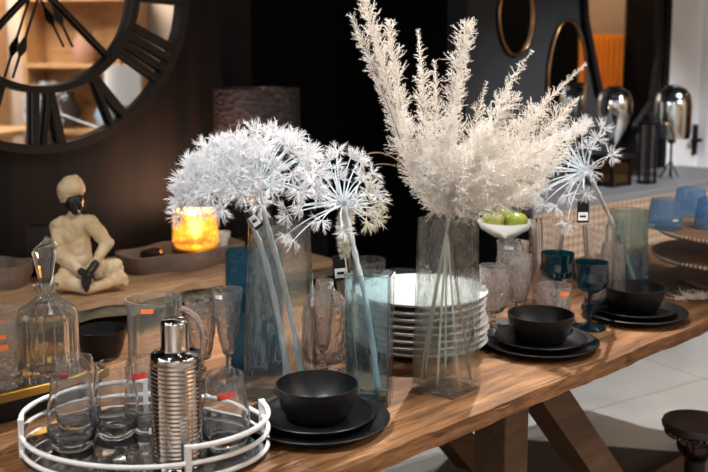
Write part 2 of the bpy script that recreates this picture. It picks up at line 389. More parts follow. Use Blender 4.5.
# the rest of the shop, seen in the mirrors
def shelf(loc, rz, label, n, colr, wd=1.2, ht=2.2):
    t = thing('display_shelf', label, 'shelf', loc, rz)
    link_mesh('frame', box(box(box(NB(), (-wd/2, 0, ht/2), (.04, .4, ht)), (wd/2, 0, ht/2), (.04, .4, ht)), (0, .19, ht/2), (wd, .02, ht)), colr, t)
    for k in range(n):
        link_mesh('shelf_board', box(NB(), (0, 0, .08+k*(ht-.12)/(n-1)), (wd-.04, .38, .035)), colr, t)
    return t
M_w2 = wood('oak', [(.2, .1, .04), (.42, .24, .1), (.6, .38, .2)])
shelf((4.75, -.9, 0), -PI/2, 'tall oak display shelf along the far side of the shop', 5, M_w2)
shelf((4.75, .6, 0), -PI/2, 'second oak display shelf beside the white lampshade', 4, M_w2, 1.0, 1.9)
for k, (y, z, r, h, c, nm) in enumerate([(-1.2, .619, .12, .3, (.4, .2, .16), 'terracotta'), (-.75, .619, .1, .36, (.02, .02, .03), 'black'), (-.95, 1.14, .11, .3, (.6, .42, .38), 'rose'), (.42, .693, .12, .34, (.03, .02, .02), 'dark brown'), (.78, .693, .1, .28, (.3, .45, .6), 'pale blue'), (.6, 1.286, .13, .3, (.35, .2, .14), 'russet'), (-1.1, 1.66, .1, .3, (.05, .05, .05), 'charcoal')]):
    o = link_mesh('ceramic_vase', lathe(NB(), [(0, 0), (r*.6, 0), (r, h*.45), (r*.5, h*.85), (r*.6, h), (r*.5, h), (r*.4, h*.85), (0, h*.5)], 32), pm('ceramic_'+str(k), c, .35), smooth=60)
    o.location = (4.72, y, z); tag(o, nm+' ceramic vase on the display shelves across the shop', 'vase')
fl = thing('floor_lamp', 'floor lamp with a white drum shade, mirrored in the clock', 'lamp', (3.38, 1.52, 0))
link_mesh('base', lathe(NB(), [(0, 0), (.15, 0), (.15, .02), (0, .02)], 32), M_bmetal, fl)
link_mesh('pole', lathe(NB(), [(.012, .02), (.012, 1.35), (0, 1.35)], 12), M_bmetal, fl)
link_mesh('lamp_shade', lathe(NB(), [(.14, 1.0), (.13, 1.3), (.125, 1.3), (.135, 1.0)], 32, close=True), emit('lit_shade', (.8, .78, .75), .22), fl)
cur = NB(); V = []
pts = [(-.9+k*.03, .03*math.sin(k*.9)) for k in range(61)]
vs0 = [cur.verts.new((x, y, 0.02)) for x, y in pts]; vs1 = [cur.verts.new((x, y, 2.8)) for x, y in pts]
for k in range(60): cur.faces.new((vs0[k], vs0[k+1], vs1[k+1], vs1[k]))
o = link_mesh('curtain', cur, pm('curtain_glow_orange', (.85, .36, .05), .8), smooth=180); o.scale = (.2, 1, .55); o.location = (4.88, 5.16, 0); o.rotation_euler = (0, 0, PI/2)  # added curtain, its orange stands for a glow in the pointed mirror
so = o.modifiers.new('s', 'SOLIDIFY'); so.thickness = .01
tag(o, 'orange curtain added on the side wall for the glow in the pointed mirror', 'curtain')
area((4.2, 4.9, 2.7), (4.9, 4.9, 1.2), .3, 9, (1, .6, .25))
st = thing('dining_table', 'oak table with a blue cloth standing across the shop', 'table', (3.6, -.3, 0))
link_mesh('tabletop', box(NB(), (0, 0, .74), (.9, 1.6, .05)), M_w2, st)
for sx in (-1, 1):
    for sy in (-1, 1): link_mesh('leg', box(NB(), (sx*.38, sy*.72, .357), (.07, .07, .714)), M_w2, st)
tag(link_mesh('folded_cloth', box(NB(), (3.6, -.2, .80), (.5, .8, .07), 0, .02), M_cloth), 'folded blue and white cloth on the oak table across the shop', 'cloth')

# ------------------------------------------------------------------ clock on the left wall
cs, cz = .04, 1.632
RO = .515; RI = .318
ck = thing('wall_clock', 'large round mirrored wall clock with black Roman numerals and rings', 'clock')
ck.location = wp(cs, .0, cz); ck.rotation_euler = (PI/2, 0, WA)      # local x along wall, y up, z out into room
link_mesh('mirror_panel', lathe(NB(), [(0, .004), (RO-.01, .004), (RO-.01, .012), (0, .012)], 96), M_mirror, ck)
def ring(r, t, z0, z1): return lathe(NB(), [(r-t/2, z0), (r+t/2, z0), (r+t/2, z1), (r-t/2, z1)], 128, close=True)
link_mesh('outer_ring', ring(RO-.014, .028, .0, .04), M_bmetal, ck, smooth=35)
link_mesh('inner_ring', ring(RI, .022, .014, .045), M_bmetal, ck, smooth=35)
def stroke(bm, r0, x0, r1, x1, ang, t):
    # radial strokes in a numeral: x is across, r outward
    d = Vector((math.sin(ang), math.cos(ang), 0)); s = Vector((math.cos(ang), -math.sin(ang), 0))
    beam(bm, d*r0+s*x0+Vector((0, 0, .03)), d*r1+s*x1+Vector((0, 0, .03)), t, .02)
NUM = ['XII', 'I', 'II', 'III', 'IIII', 'V', 'VI', 'VII', 'VIII', 'IX', 'X', 'XI']
for h, txt in enumerate(NUM):
    bm = NB(); wd = {'I': .032, 'V': .06, 'X': .06}; tot = sum(wd[c] for c in txt); x = -tot/2
    for c in txt:
        a = x+wd[c]/2; x += wd[c]; r0, r1 = RI+.005, RO-.026
        if c == 'I': stroke(bm, r0, a, r1, a*1.25, h*PI/6, .020)
        elif c == 'V': stroke(bm, r0, a, r1, a*1.25-.028, h*PI/6, .024); stroke(bm, r0, a, r1, a*1.25+.028, h*PI/6, .010)
        else: stroke(bm, r0, a+.022, r1, a*1.25-.03, h*PI/6, .026); stroke(bm, r0, a-.022, r1, a*1.25+.03, h*PI/6, .010)
    link_mesh('numeral', bm, M_bmetal, ck)
bm = NB()
for k in range(4):
    a = PI/4+k*PI/2; d = Vector((math.sin(a), math.cos(a), 0)); beam(bm, d*.03+Vector((0, 0, .03)), d*(RI-.005)+Vector((0, 0, .03)), .011, .012)
link_mesh('spokes', bm, M_bmetal, ck)
def hand(px, py, ln, sp):
    p = onwall(px, py, .04); s, z = wl(p); v = Vector((s-cs, z-cz, 0)); d = v.normalized(); n = Vector((-d.y, d.x, 0)); bm = NB()
    beam(bm, Vector((0, 0, .045))-d*.05, Vector((0, 0, .045))+d*v.length, .007, .004)
    c = Vector((0, 0, .045))+d*v.length*sp
    f = [c-d*.045, c-d*.012+n*.011, c+n*.014+d*.004, c+d*.035, c-n*.014+d*.004, c-d*.012-n*.011]
    a = [bm.verts.new(q-Vector((0, 0, .003))) for q in f]; b = [bm.verts.new(q+Vector((0, 0, .003))) for q in f]
    bm.faces.new(a[::-1]); bm.faces.new(b)
    for k in range(6): bm.faces.new((a[k], a[(k+1) % 6], b[(k+1) % 6], b[k]))
    link_mesh('clock_hand', bm, M_bmetal, ck)
hand(12, 78, 0, .68); hand(72, 47, 0, .52)
link_mesh('hub', lathe(NB(), [(0, .012), (.03, .012), (.03, .055), (0, .055)], 24), M_bmetal, ck)

# ------------------------------------------------------------------ mirrors on the right wall
def oval_mirror(px, py, hw, hh, label, fm):
    c = onwall(px, py, 0); s, z = wl(c); s1, _ = wl(onwall(px+hw, py, 0)); s0, _ = wl(onwall(px-hw, py, 0)); _, z1 = wl(onwall(px, py-hh, 0))
    a = (s1-s0)/2; b = abs(z1-z); s = (s0+s1)/2
    t = thing('wall_mirror', label, 'mirror'); t.location = wp(s, 0, z); t.rotation_euler = (PI/2, 0, WA)
    S = Matrix.Diagonal((a, b, 1, 1))
    link_mesh('mirror_panel', lathe(NB(), [(0, .003), (.97, .003), (.97, .012), (0, .012)], 64, M=S), M_mirror, t)
    bm = NB(); tube(bm, [(a*math.cos(k*PI/32), b*math.sin(k*PI/32), .014) for k in range(64)], .008, 8, True)
    link_mesh('frame', bm, fm, t, smooth=180)
oval_mirror(514, 16, 17, 39, 'oval black glass mirror with thin gold rim high on the grey wall', M_goldm)
oval_mirror(565, 80, 19, 60, 'tall oval gold framed mirror between the round one and the pointed one', M_goldm)
t = thing('pointed_mirror', 'large black framed mirror tapering to a point above the counter', 'mirror')
pp = [(578, -60), (582, 20), (596, 91), (618, 150), (650, 103), (656, 60), (658, -60)]
pl = [wl(onwall(x, y, .0)) for x, y in pp]; mc = wl(onwall(618, 60)); pl = [(s-mc[0], z-mc[1]) for s, z in pl]
t.location = wp(mc[0], 0, mc[1]); t.rotation_euler = (PI/2, 0, WA)
link_mesh('mirror_panel', prism(NB(), pl[::-1], .006, .014), M_mirror, t)
bm = NB()
for k in range(7):
    a = pl[k]; b = pl[(k+1) % 7]; beam(bm, (a[0], a[1], .016), (b[0], b[1], .016), .034, .03)
link_mesh('frame', bm, M_bmetal, t)

# ------------------------------------------------------------------ counter with woven front
CTZ = .805; CA = atz(535, 209, CTZ); 
c_s0 = (CA-W0).dot(WD); c_off = .45; c_s1 = c_s0+1.75
t = thing('counter', 'long counter with grey stone top and woven rattan front', 'counter', wp((c_s0+c_s1)/2, c_off/2+.006, 0), WA)
L_ = c_s1-c_s0
link_mesh('countertop', box(NB(), (0, 0, CTZ-.015), (L_, c_off-.01, .03), 0, .004), M_counter_top, t)
link_mesh('body', box(NB(), (0, .015, (CTZ-.03+.22)/2), (L_-.04, c_off-.06, CTZ-.03-.22)), M_bmetal, t)
link_mesh('woven_panel', box(NB(), (0, -c_off/2+.018, (CTZ-.03+.22)/2), (L_-.02, .02, CTZ-.03-.22)), M_weave, t)
for sx in (-1, 1):
    for sy in (-1, 1): link_mesh('leg', box(NB(), (sx*(L_/2-.08), sy*(c_off/2-.07), .11), (.05, .05, .22)), M_bmetal, t)
CT = CTZ
def mercury_lamp(loc, label, kind):
    t = thing('table_lamp', label, 'lamp', loc)
    return t
# lamp 1: teardrop balloon on a black glass sided box
k = onwall(619, 186, .3); s = (k-W0).dot(WD)
p1 = atz(619, 186, CT)
bx = thing('display_box', 'black framed box with glass sides on the counter', 'box', p1+WN*-.04, WA)
SC = p1.y/1000
bm = NB(); h = .145
for sx in (-1, 1):
    for sy in (-1, 1): box(bm, (sx*.068, sy*.05, h/2), (.012, .012, h))
box(bm, (0, 0, .006), (.15, .115, .012)); box(bm, (0, 0, h-.01), (.17, .13, .02))
link_mesh('frame', bm, M_bmetal, bx); link_mesh('glass_side', box(NB(), (0, 0, h/2-.004), (.125, .09, h-.035)), glass('bronze_glass', (.6, .42, .25), body=.1, bcol=(.4, .25, .1)), bx)
tl = thing('table_lamp', 'silvered glass teardrop lamp standing on the black framed box', 'lamp', p1+WN*-.04+Vector((0, 0, h+.001)))
link_mesh('glass_globe', lathe(NB(), [(.012, .03), (.03, .07), (.062, .14), (.080, .20), (.081, .245), (.065, .285), (.03, .31), (0, .315)], 40), M_merc, tl, smooth=180)
link_mesh('base', lathe(NB(), [(0, 0), (.035, 0), (.035, .008), (.012, .014), (.012, .032), (0, .032)], 24), M_merc, tl, smooth=60)
# lantern
p2 = atz(652, 184, CT)
ln = thing('lantern', 'narrow tall black lantern with glass panes on the counter', 'lantern', p2+WN*-.03, WA)
bm = NB(); h = .29
for sx in (-1, 1):
    for sy in (-1, 1): box(bm, (sx*.026, sy*.026, h/2), (.009, .009, h))
box(bm, (0, 0, .006), (.066, .066, .012)); box(bm, (0, 0, h-.005), (.066, .066, .012)); box(bm, (0, 0, h+.02), (.04, .04, .04), 0, .006)
link_mesh('frame', bm, M_bmetal, ln); link_mesh('glass_pane', box(NB(), (0, 0, h/2), (.046, .046, h-.03)), M_clear, ln)
p3 = atz(679, 180, CT)
l2 = thing('table_lamp', 'silvered glass dome lamp on a thin black stem by the white door', 'lamp', p3+WN*-.05)
link_mesh('lamp_shade', lathe(NB(), [(.0, .20), (.085, .20), (.088, .23), (.088, .36), (.08, .41), (.055, .44), (.02, .455), (0, .456)], 40), M_merc, l2, smooth=60)
link_mesh('stem', lathe(NB(), [(.006, .01), (.006, .17), (.02, .18), (.02, .2), (0, .2)], 12), M_bmetal, l2)
bm = NB()
for k in range(3):
    a = k*2.1+.4; tube(bm, [(0, 0, .09), (.05*math.cos(a), .05*math.sin(a), .004)], .004, 6)
link_mesh('base', bm, M_bmetal, l2)

# ------------------------------------------------------------------ console at the left wall
KZ = .76
c0 = atz(100, 300, KZ); kc = (c0-W0).dot(WN)
ks0 = -1.6; ks1 = (onwall(334, 262, kc)-W0).dot(WD)
t = thing('console_table', 'long live-edge wooden console table along the dark wall', 'table', wp((ks0+ks1)/2, 0, 0), WA)
L_ = ks1-ks0
bm = NB(); n = 60; F0 = []
for k in range(n+1):
    x = -L_/2+L_*k/n; y = -kc+.012*math.sin(k*.7)+.01*math.sin(k*1.9+1)
    F0.append((x, y))
poly = F0+[(L_/2, -.02), (-L_/2, -.02)]
link_mesh('tabletop', prism(bm, poly, KZ-.022, KZ), M_console, t)
link_mesh('live_edge', prism(NB(), [(x, y+.008+.006*math.sin(i*2.3)) for i, (x, y) in enumerate(F0)]+[(L_/2, -.03), (-L_/2, -.03)], KZ-.055, KZ-.022), M_bark, t)
link_mesh('lower_beam', box(NB(), (0, -kc*.56, KZ-.155), (L_-.1, kc*.8, .07), 0, .015), M_gold_beam, t)
for sx in (-1, 1):
    for sy in (.15, .85): link_mesh('leg', box(NB(), (sx*(L_/2-.2), -kc*sy-.02*(1 if sy < .5 else -1), (KZ-.19)/2), (.08, .06, KZ-.19)), M_beam, t)
    link_mesh('leg', box(NB(), (sx*(L_/2-.5), -kc*.5, KZ-.0875), (.06, kc*.6, .0650)), M_beam, t)

# trays, lamp and small things on the console
def wavytray(px, py, L, Wd, H, label, lm=M_greywood, cat='tray', rz=WA):
    p = atz(px, py, KZ+.001)
    def out(r, k, n):
        a = 2*PI*k/n; x = L/2*r*math.copysign(abs(math.cos(a))**.6, math.cos(a)); y = Wd/2*r*math.copysign(abs(math.sin(a))**.7, math.sin(a))
        y *= 1+.18*math.cos(3*x/L*PI*1.3)
        return x, y
    bm = NB(); n = 72; rs = []
    for (r, z) in [(.9, 0), (1, H*.5), (1.0, H), (.93, H), (.9, H*.35), (.0, H*.33)]:
        if r == 0: rs.append([bm.verts.new((0, 0, z))])
        else: rs.append([bm.verts.new((*out(r, k, n), z)) for k in range(n)])
    bm.faces.new(rs[0][::-1])
    for A, B in zip(rs, rs[1:]):
        for k in range(n):
            if len(B) == 1: bm.faces.new((A[k], A[(k+1) % n], B[0]))
            else: bm.faces.new((A[k], A[(k+1) % n], B[(k+1) % n], B[k]))
    o = link_mesh('wooden_tray', bm, lm, smooth=50); o.location = p; o.rotation_euler = (0, 0, rz)
    return tag(o, label, cat)
wt = wavytray(182, 264, .42, .2, .055, 'wavy-edged grey wooden tray under the glowing amber lamp')
wavytray(-8, 285, .22, .17, .065, 'round grey wooden bowl at the far left end of the console', rz=0, cat='bowl')
tz = KZ+.001+.055*.33+.001
pL = atz(196, 251, tz)
al = thing('amber_lamp', 'glowing amber glass lamp with scalloped foot on the console', 'lamp', pL)
link_mesh('glass_shade', lathe(NB(), [(.066, .02), (.074, .035), (.074, .12), (.073, .134), (.069, .134), (.069, .04), (.06, .025)], 72, mod=lambda a, z, r: 1+(.035*abs(math.sin(8*a)) if z < .06 else 0.0), close=True), M_amberg, al, smooth=60)
link_mesh('base', lathe(NB(), [(0, 0), (.066, 0), (.076, .012), (.07, .02), (0, .02)], 48), M_goldt, al, smooth=60)
link_mesh('candle_flame', lathe(NB(), [(0, .04), (.02, .06), (.022, .10), (.008, .125), (0, .128)], 16), emit('flame', (1, .72, .38), 26), al, smooth=180)
lp = bpy.data.lights.new('amber_glow', 'POINT'); lo = bpy.data.objects.new('amber_glow', lp); COL.objects.link(lo); lp.energy = 5; lp.color = (1, .55, .33); lp.shadow_soft_size = .03; lo.location = pL+Vector((0, 0, .15))
o = link_mesh('tea_candle', lathe(NB(), [(0, 0), (.035, 0), (.038, .02), (.03, .028), (0, .028)], 24), M_ebony, smooth=40); o.location = atz(152, 258, tz); tag(o, 'small round dark dish lying in the wavy wooden tray', 'dish')
o = link_mesh('paper_cup', lathe(NB(), [(0, 0), (.022, 0), (.026, .055), (.024, .055), (.02, .004), (0, .004)], 24), M_wht, smooth=40); o.location = atz(223, 248, tz); tag(o, 'small white cup beside the amber lamp', 'cup')
o = link_mesh('round_box', lathe(NB(), [(0, 0), (.045, 0), (.045, .05), (.03, .06), (0, .06)], 32), pm('brown_glaze', (.2, .09, .04), .3), smooth=40); o.location = wp(.66, .42, KZ+.001); tag(o, 'small brown lidded pot near the right end of the console', 'pot')
# croc shade lamp
pt = wp((onwall(257, 130, .16)-W0).dot(WD), .16, KZ+.001)
lm = thing('table_lamp', 'unlit table lamp with dark crocodile-textured drum shade on console', 'lamp', pt)
z1 = atd(257, 90, pt.y-.14).z-pt.z
link_mesh('lamp_shade', lathe(NB(), [(.15, z1-.26), (.147, z1), (.143, z1), (.146, z1-.26)], 48, close=True), M_croc, lm, smooth=60)
link_mesh('base', lathe(NB(), [(0, 0), (.07, 0), (.07, .015), (.02, .03), (.05, .12), (.045, .2), (.012, .24), (.01, z1-.1), (0, z1-.1)], 32), M_ebony, lm, smooth=40)

# ------------------------------------------------------------------ carved seated figure
def blob(parts):
    bm = NB()
    for (a, b, ra, rb, sy) in parts:
        a = Vector(a); b = Vector(b); n = max(1, int((b-a).length/.006))
        for k in range(n+1):
            u = k/n; c = a.lerp(b, u); r = ra+(rb-ra)*u
            bmesh.ops.create_icosphere(bm, subdivisions=2, radius=r, matrix=Matrix.Translation(c) @ Matrix.Diagonal((1, sy, 1, 1)))
    return bm
K = .0029
def L(px, py, d=0): return ((px-88)*K, d, (291-py)*K)
sp = atz(88, 289, KZ+.0) 
fig = thing('seated_figurine', 'carved cream figurine of a turbaned person sitting cross-legged', 'figurine', (sp.x, sp.y, KZ+.003))
fig.scale = (1, 1, 1)
body = blob([
    (L(77, 228), L(78, 262), .040, .048, .75), (L(66, 226), L(90, 225), .024, .024, .8), (L(78, 214), L(78, 222), .016, .02, .9),
    (L(92, 226), L(109, 246, -.01), .024, .019, 1), (L(109, 246, -.01), L(98, 262, -.055), .02, .013, 1),
    (L(62, 228), L(62, 256, -.015), .024, .021, 1), (L(62, 256, -.015), L(86, 269, -.06), .021, .013, 1),
    (L(72, 278, -.01), L(88, 280, -.02), .033, .034, 1), (L(70, 276, -.02), L(66, 280, -.05), .03, .028, .9),
    (L(66, 280, -.05), L(92, 284, -.075), .026, .02, .9), (L(95, 276, -.01), L(114, 270, -.03), .034, .032, .9),
    (L(114, 270, -.03), L(122, 280, -.045), .026, .018, .9), (L(122, 279, -.045), L(100, 284, -.07), .019, .017, .9), (L(118, 283, -.04), L(126, 283, -.05), .014, .012, .9)])
b = link_mesh('robe', body, M_statue, fig, smooth=180)
r = b.modifiers.new('r', 'REMESH'); r.mode = 'VOXEL'; r.voxel_size = .0035; r.use_smooth_shade = True
s_ = b.modifiers.new('s', 'SMOOTH'); s_.iterations = 10; s_.factor = .6
tx = bpy.data.textures.new('folds', 'WOOD'); tx.wood_type = 'BANDNOISE'; tx.noise_scale = .03; tx.turbulence = 9
dm = b.modifiers.new('d', 'DISPLACE'); dm.texture = tx; dm.strength = .004; dm.mid_level = .5
hd = blob([(L(79, 203, -.012), L(79.5, 208, -.014), .026, .023, 1.05), (L(81, 207, -.038), L(81.5, 209, -.041), .005, .0055, 1), (L(80, 212, -.028), L(80.5, 213, -.028), .012, .011, 1), (L(79, 214), L(78.5, 220), .015, .015, 1),
           (L(76.5, 204, -.033), L(78, 203.5, -.035), .004, .004, 1), (L(83, 204, -.034), L(84.5, 204, -.032), .004, .004, 1), (L(79.5, 212, -.037), L(82.5, 212, -.037), .0035, .0035, 1), (L(71, 206, -.005), L(71, 209, -.005), .005, .005, 1), (L(88, 206, -.005), L(88, 209, -.005), .005, .005, 1)])
h_ = link_mesh('head', hd, M_ebony, fig, smooth=180); r = h_.modifiers.new('r', 'REMESH'); r.mode = 'VOXEL'; r.voxel_size = .0022; r.use_smooth_shade = True
bm = NB()
for i in range(8):
    u = i/7; rr = .031*math.sqrt(max(.02, 1-((u-.42)/.66)**2)); zz = (291-200)*K+u*.048; tl_ = .55-.9*u
    pts = [((75.5-88)*K+rr*math.cos(a), .002+rr*math.sin(a), zz+tl_*.016*math.cos(a+.4*i)) for a in [2*PI*k/36 for k in range(36)]]
    tube(bm, pts, .0085, 8, True)
bmesh.ops.create_icosphere(bm, subdivisions=3, radius=.032, matrix=Matrix.Translation(((75.5-88)*K, .002, (291-190)*K)))
link_mesh('turban', bm, M_statue, fig, smooth=180)
hb = blob([(L(99, 262, -.062), L(92, 272, -.082), .0115, .013, .9), (L(86, 269, -.07), L(93, 272, -.086), .0115, .012, .9)])
for k, (dx, l) in enumerate([(-4, 9), (-1.5, 12), (1, 12.5), (3.5, 10)]):
    bb = blob([(L(92+dx, 274, -.09), L(91.5+dx*.8, 274+l*.55, -.097), .005, .0048, 1), (L(91.5+dx*.8, 274+l*.55, -.097), L(91+dx*.6, 274+l, -.093), .0046, .0035, 1)])
    me_ = bpy.data.meshes.new('tmp'); bb.to_mesh(me_); bb.free(); hb.from_mesh(me_); bpy.data.meshes.remove(me_)
bb = blob([(L(96, 268, -.088), L(99.5, 275, -.095), .005, .004, 1)]); me_ = bpy.data.meshes.new('tmp'); bb.to_mesh(me_); bb.free(); hb.from_mesh(me_); bpy.data.meshes.remove(me_)
link_mesh('hands', hb, M_ebony, fig, smooth=180)
fig.rotation_euler = (0, 0, .12)
bm = NB(); prism(bm, [(x, y) for x, y in [(-.04, -.03), (.04, -.03), (.04, .03), (-.04, .03)]], 0, .15)
o = link_mesh('dark_block', bm, M_ebony); o.location = atz(42, 276, KZ)+Vector((0, .02, .001)); tag(o, 'dark wooden block standing behind the seated figurine', 'block')

# ------------------------------------------------------------------ the long table
TT = .76
e0 = atz(480, 413, TT); e1 = atz(708, 320, TT)
TD = (e1-e0).normalized(); TA = math.atan2(TD.y, TD.x); TNv = Vector((-TD.y, TD.x, 0))
TW = .92; T0, T1 = -1.25, 2.05
tb = thing('dining_table', 'long rustic brown wooden table set with glassware and black dishes', 'table', e0-Vector((0, 0, TT)), TA)
bm = NB(); n = 90; th = .031
fr = []
for k in range(n+1):
    x = T0+(T1-T0)*k/n; fr.append((x, .0015*math.sin(k*1.7)+.003*math.sin(k*.61+2)+.001*math.sin(k*3.1)))
P = fr+[(T1, .871-.163*T1), (T0, .871-.163*T0)]
prism(bm, P, TT-th, TT)
es = [e for e in bm.edges if abs(e.verts[0].co.z-e.verts[1].co.z) < 1e-6 and all(v.co.y < .05 for v in e.verts) and len(e.link_faces) == 2]
bmesh.ops.bevel(bm, geom=es, offset=.006, segments=2, affect='EDGES')
link_mesh('tabletop', bm, M_table, tb)
def tww(x): return .871-.163*x
def trestle(x, sh=.17):
    TW = tww(x)
    for y, x in ((.14, x), (TW-.14, x-sh)):
        link_mesh('leg', box(NB(), (x, y, (TT-th)/2+.0065), (.085, .085, TT-th-.013), 0, .004), M_beam, tb)
    link_mesh('cross_beam', beam(NB(), (x, .20, TT-th-.05), (x-sh+.02, TW-.20, TT-th-.05), .07, .09), M_beam, tb)
def tl2(px, py):  # local coords of a point on the vertical plane y=.14 through pixel
    d = ray(px, py); o_ = e0-TNv*-.14; k = (o_-EYE).dot(TNv)/d.dot(TNv); q = EYE+d*k-e0
    return q.dot(TD), q.z+TT
xl, _ = tl2(501, 445); trestle(xl); trestle(T1-.10, -.02)
b0 = tl2(534, 405); b1 = tl2(572, 462)
dx = (b1[0]-b0[0])/(b0[1]-b1[1])
for y in (.14, tww(b0[0])-.14):
    zt = TT-th-.01; zb = .22
    x0 = b0[0]; bm = NB(); beam(bm, (x0-.0, y, zt-.02), (x0+dx*(zt-zb), y, zb), .075, .08)
    link_mesh('diagonal_brace', bm, M_beam, tb)
bm = NB(); beam(bm, (xl, .14+.03, .2), (T1-.12, .14+.03, .2), .06, .1); link_mesh('stretcher', bm, M_beam, tb)

# ------------------------------------------------------------------ black place settings
def bowl_bm(r, h):
    return lathe(NB(), [(0, 0), (r*.62, 0), (r*.72, h*.06), (r*.86, h*.35), (r*.96, h*.75), (r, h), (r*.965, h), (r*.92, h*.75), (r*.80, h*.35), (r*.6, h*.14), (0, h*.1)], 64)
def plate_bm(r, h):
    return lathe(NB(), [(0, 0), (r*.62, 0), (r*.9, h*.45), (r, h), (r*.985, h*1.08), (r*.9, h*.72), (r*.64, h*.4), (0, h*.38)], 72)
PR, PR2, PH = .134, .106, .018
def setting(px, py, which, sc_=1, first=None):
    p = atz(px, py, TT+.003)
    z0 = Vector((p.x, p.y, TT+.0005))
    a = link_mesh('dinner_plate', plate_bm(PR*sc_, PH), M_stone, smooth=50) if not first else first[0].copy()
    b = link_mesh('side_plate', plate_bm(PR2*sc_, PH), M_stone, smooth=50) if not first else first[1].copy()
    c = link_mesh('cereal_bowl', bowl_bm(.0765*sc_, .064), M_stone, smooth=50) if not first else first[2].copy()
    if first:
        for o in (a, b, c): COL.objects.link(o)
    a.location = z0; b.location = z0+Vector((0, 0, PH*.4+.001)); c.location = z0+Vector((0, 0, PH*.8+.002))
    tag(a, 'wide black plate at the bottom of the '+which, 'plate', 'black place settings')
    tag(b, 'smaller black plate under the bowl of the '+which, 'plate', 'black place settings')
    tag(c, 'matte black bowl topping the '+which, 'bowl', 'black place settings')
    return a, b, c
f_ = setting(317, 424, 'setting beside the white oval tray')
setting(540, 346, 'middle of three place settings', first=f_)
setting(634, 315.5, 'setting by the far blue-tinted vase', first=f_)
o = link_mesh('round_bowl', bowl_bm(.055, .066), M_stone, smooth=50); q = atz(102, 358, TT); o.location = (q.x, q.y, TT+.001)
tag(o, 'lone small black bowl on the table between decanter and pitcher', 'bowl')

# ------------------------------------------------------------------ stacked plates
pc = atz(421, 345, TT)
pl0 = link_mesh('stacked_plate', lathe(NB(), [(0, 0), (.085, 0), (.115, .006), (.148, .014), (.154, .02), (.15, .0215), (.112, .010), (.08, .006), (0, .006)], 72), M_plate, smooth=50)
pl0.location = (pc.x, pc.y, TT+.001)
words = ['lowest', 'second from the bottom', 'third from the bottom', 'fourth from the bottom', 'fourth from the top', 'third from the top', 'second from the top', 'topmost']
tag(pl0, 'white plate, lowest of the stack behind the bouquet vase', 'plate', 'stacked white plates')
for k in range(1, 8):
    o = pl0.copy(); COL.objects.link(o); o.location = (pc.x+random.uniform(-.006, .006), pc.y+random.uniform(-.005, .005), TT+.001+k*.0160)
    o['label'] = 'white plate, '+words[k]+' of the stack behind the bouquet vase'

# ------------------------------------------------------------------ glass vases
def rsec(wx, wy, r, n=5):
    pts = []
    for (sx, sy, a0) in [(1, 1, 0), (-1, 1, PI/2), (-1, -1, PI), (1, -1, 1.5*PI)]:
        for k in range(n+1):
            a = a0+PI/2*k/n; pts.append((sx*(wx-r)+r*math.cos(a), sy*(wy-r)+r*math.sin(a)))
    return pts
def vase(name, px, py, rz, bot, top, h, r, m, label, th=.004, wob=.0, grp=None, base_th=.012):
    q = atz(px, py, TT); bm = NB(); N = 24
    rings = []
    def sec(u, ins):
        wx = bot[0]+(top[0]-bot[0])*u; wy = bot[1]+(top[1]-bot[1])*u
        return [(x, y) for x, y in rsec(wx/2-ins, wy/2-ins, max(r-ins, .002))]
    for k in range(N+1):
        u = k/N; rings.append([(x*(1+wob*math.sin(u*9+i)), y, h*u+(wob*.1*math.sin(i*1.3) if k == N else 0)) for i, (x, y) in enumerate(sec(u, 0))])
    for k in range(N, -1, -1):
        u = k/N; z = max(h*u, base_th)
        rings.append([(x, y, z) for i, (x, y) in enumerate(sec(u, th))])
        if z <= base_th: break
    R = [[bm.verts.new(p) for p in rg] for rg in rings]; n = len(R[0])
    bm.faces.new(R[0][::-1]); bm.faces.new(R[-1])
    for A, B in zip(R, R[1:]):
        for k in range(n): bm.faces.new((A[k], A[(k+1) % n], B[(k+1) % n], B[k]))
    o = link_mesh(name, bm, m, smooth=40); o.location = (q.x, q.y, TT+.001); o.rotation_euler = (0, 0, rz)
    return tag(o, label, 'vase', grp)
vA = vase('glass_vase', 281, 395, .08, (.150, .075), (.118, .066), .348, .02, M_vclear, 'tall clear rippled glass vase behind the near black bowl')
vT = vase('teal_vase', 256, 371, .0, (.118, .07), (.118, .07), .262, .012, M_vteal, 'deep teal glass vase standing behind the tall clear vase')
vB = vase('tinted_vase', 370, 401, -.22, (.082, .062), (.088, .068), .256, .004, M_vblue, 'short pale blue-green square vase between the two tall vases')
vC = vase('glass_vase', 446, 388, PI/4+.08, (.104, .104), (.089, .089), .352, .006, M_vdeep, 'tall smoky glass vase holding the big cream bouquet')
vD = vase('tinted_vase', 626, 292, .5, (.085, .085), (.080, .080), .235, .008, M_vblue, 'pale blue square glass vase behind the far black bowl')
vE_ = None and vase('teal_vase', 628, 283, .2, (.05, .05), (.05, .05), .10, .008, glass('sky_blue_glass', (.3, .7, .85), rough=.1), 'small bright blue glass block seen through the far pale vase')

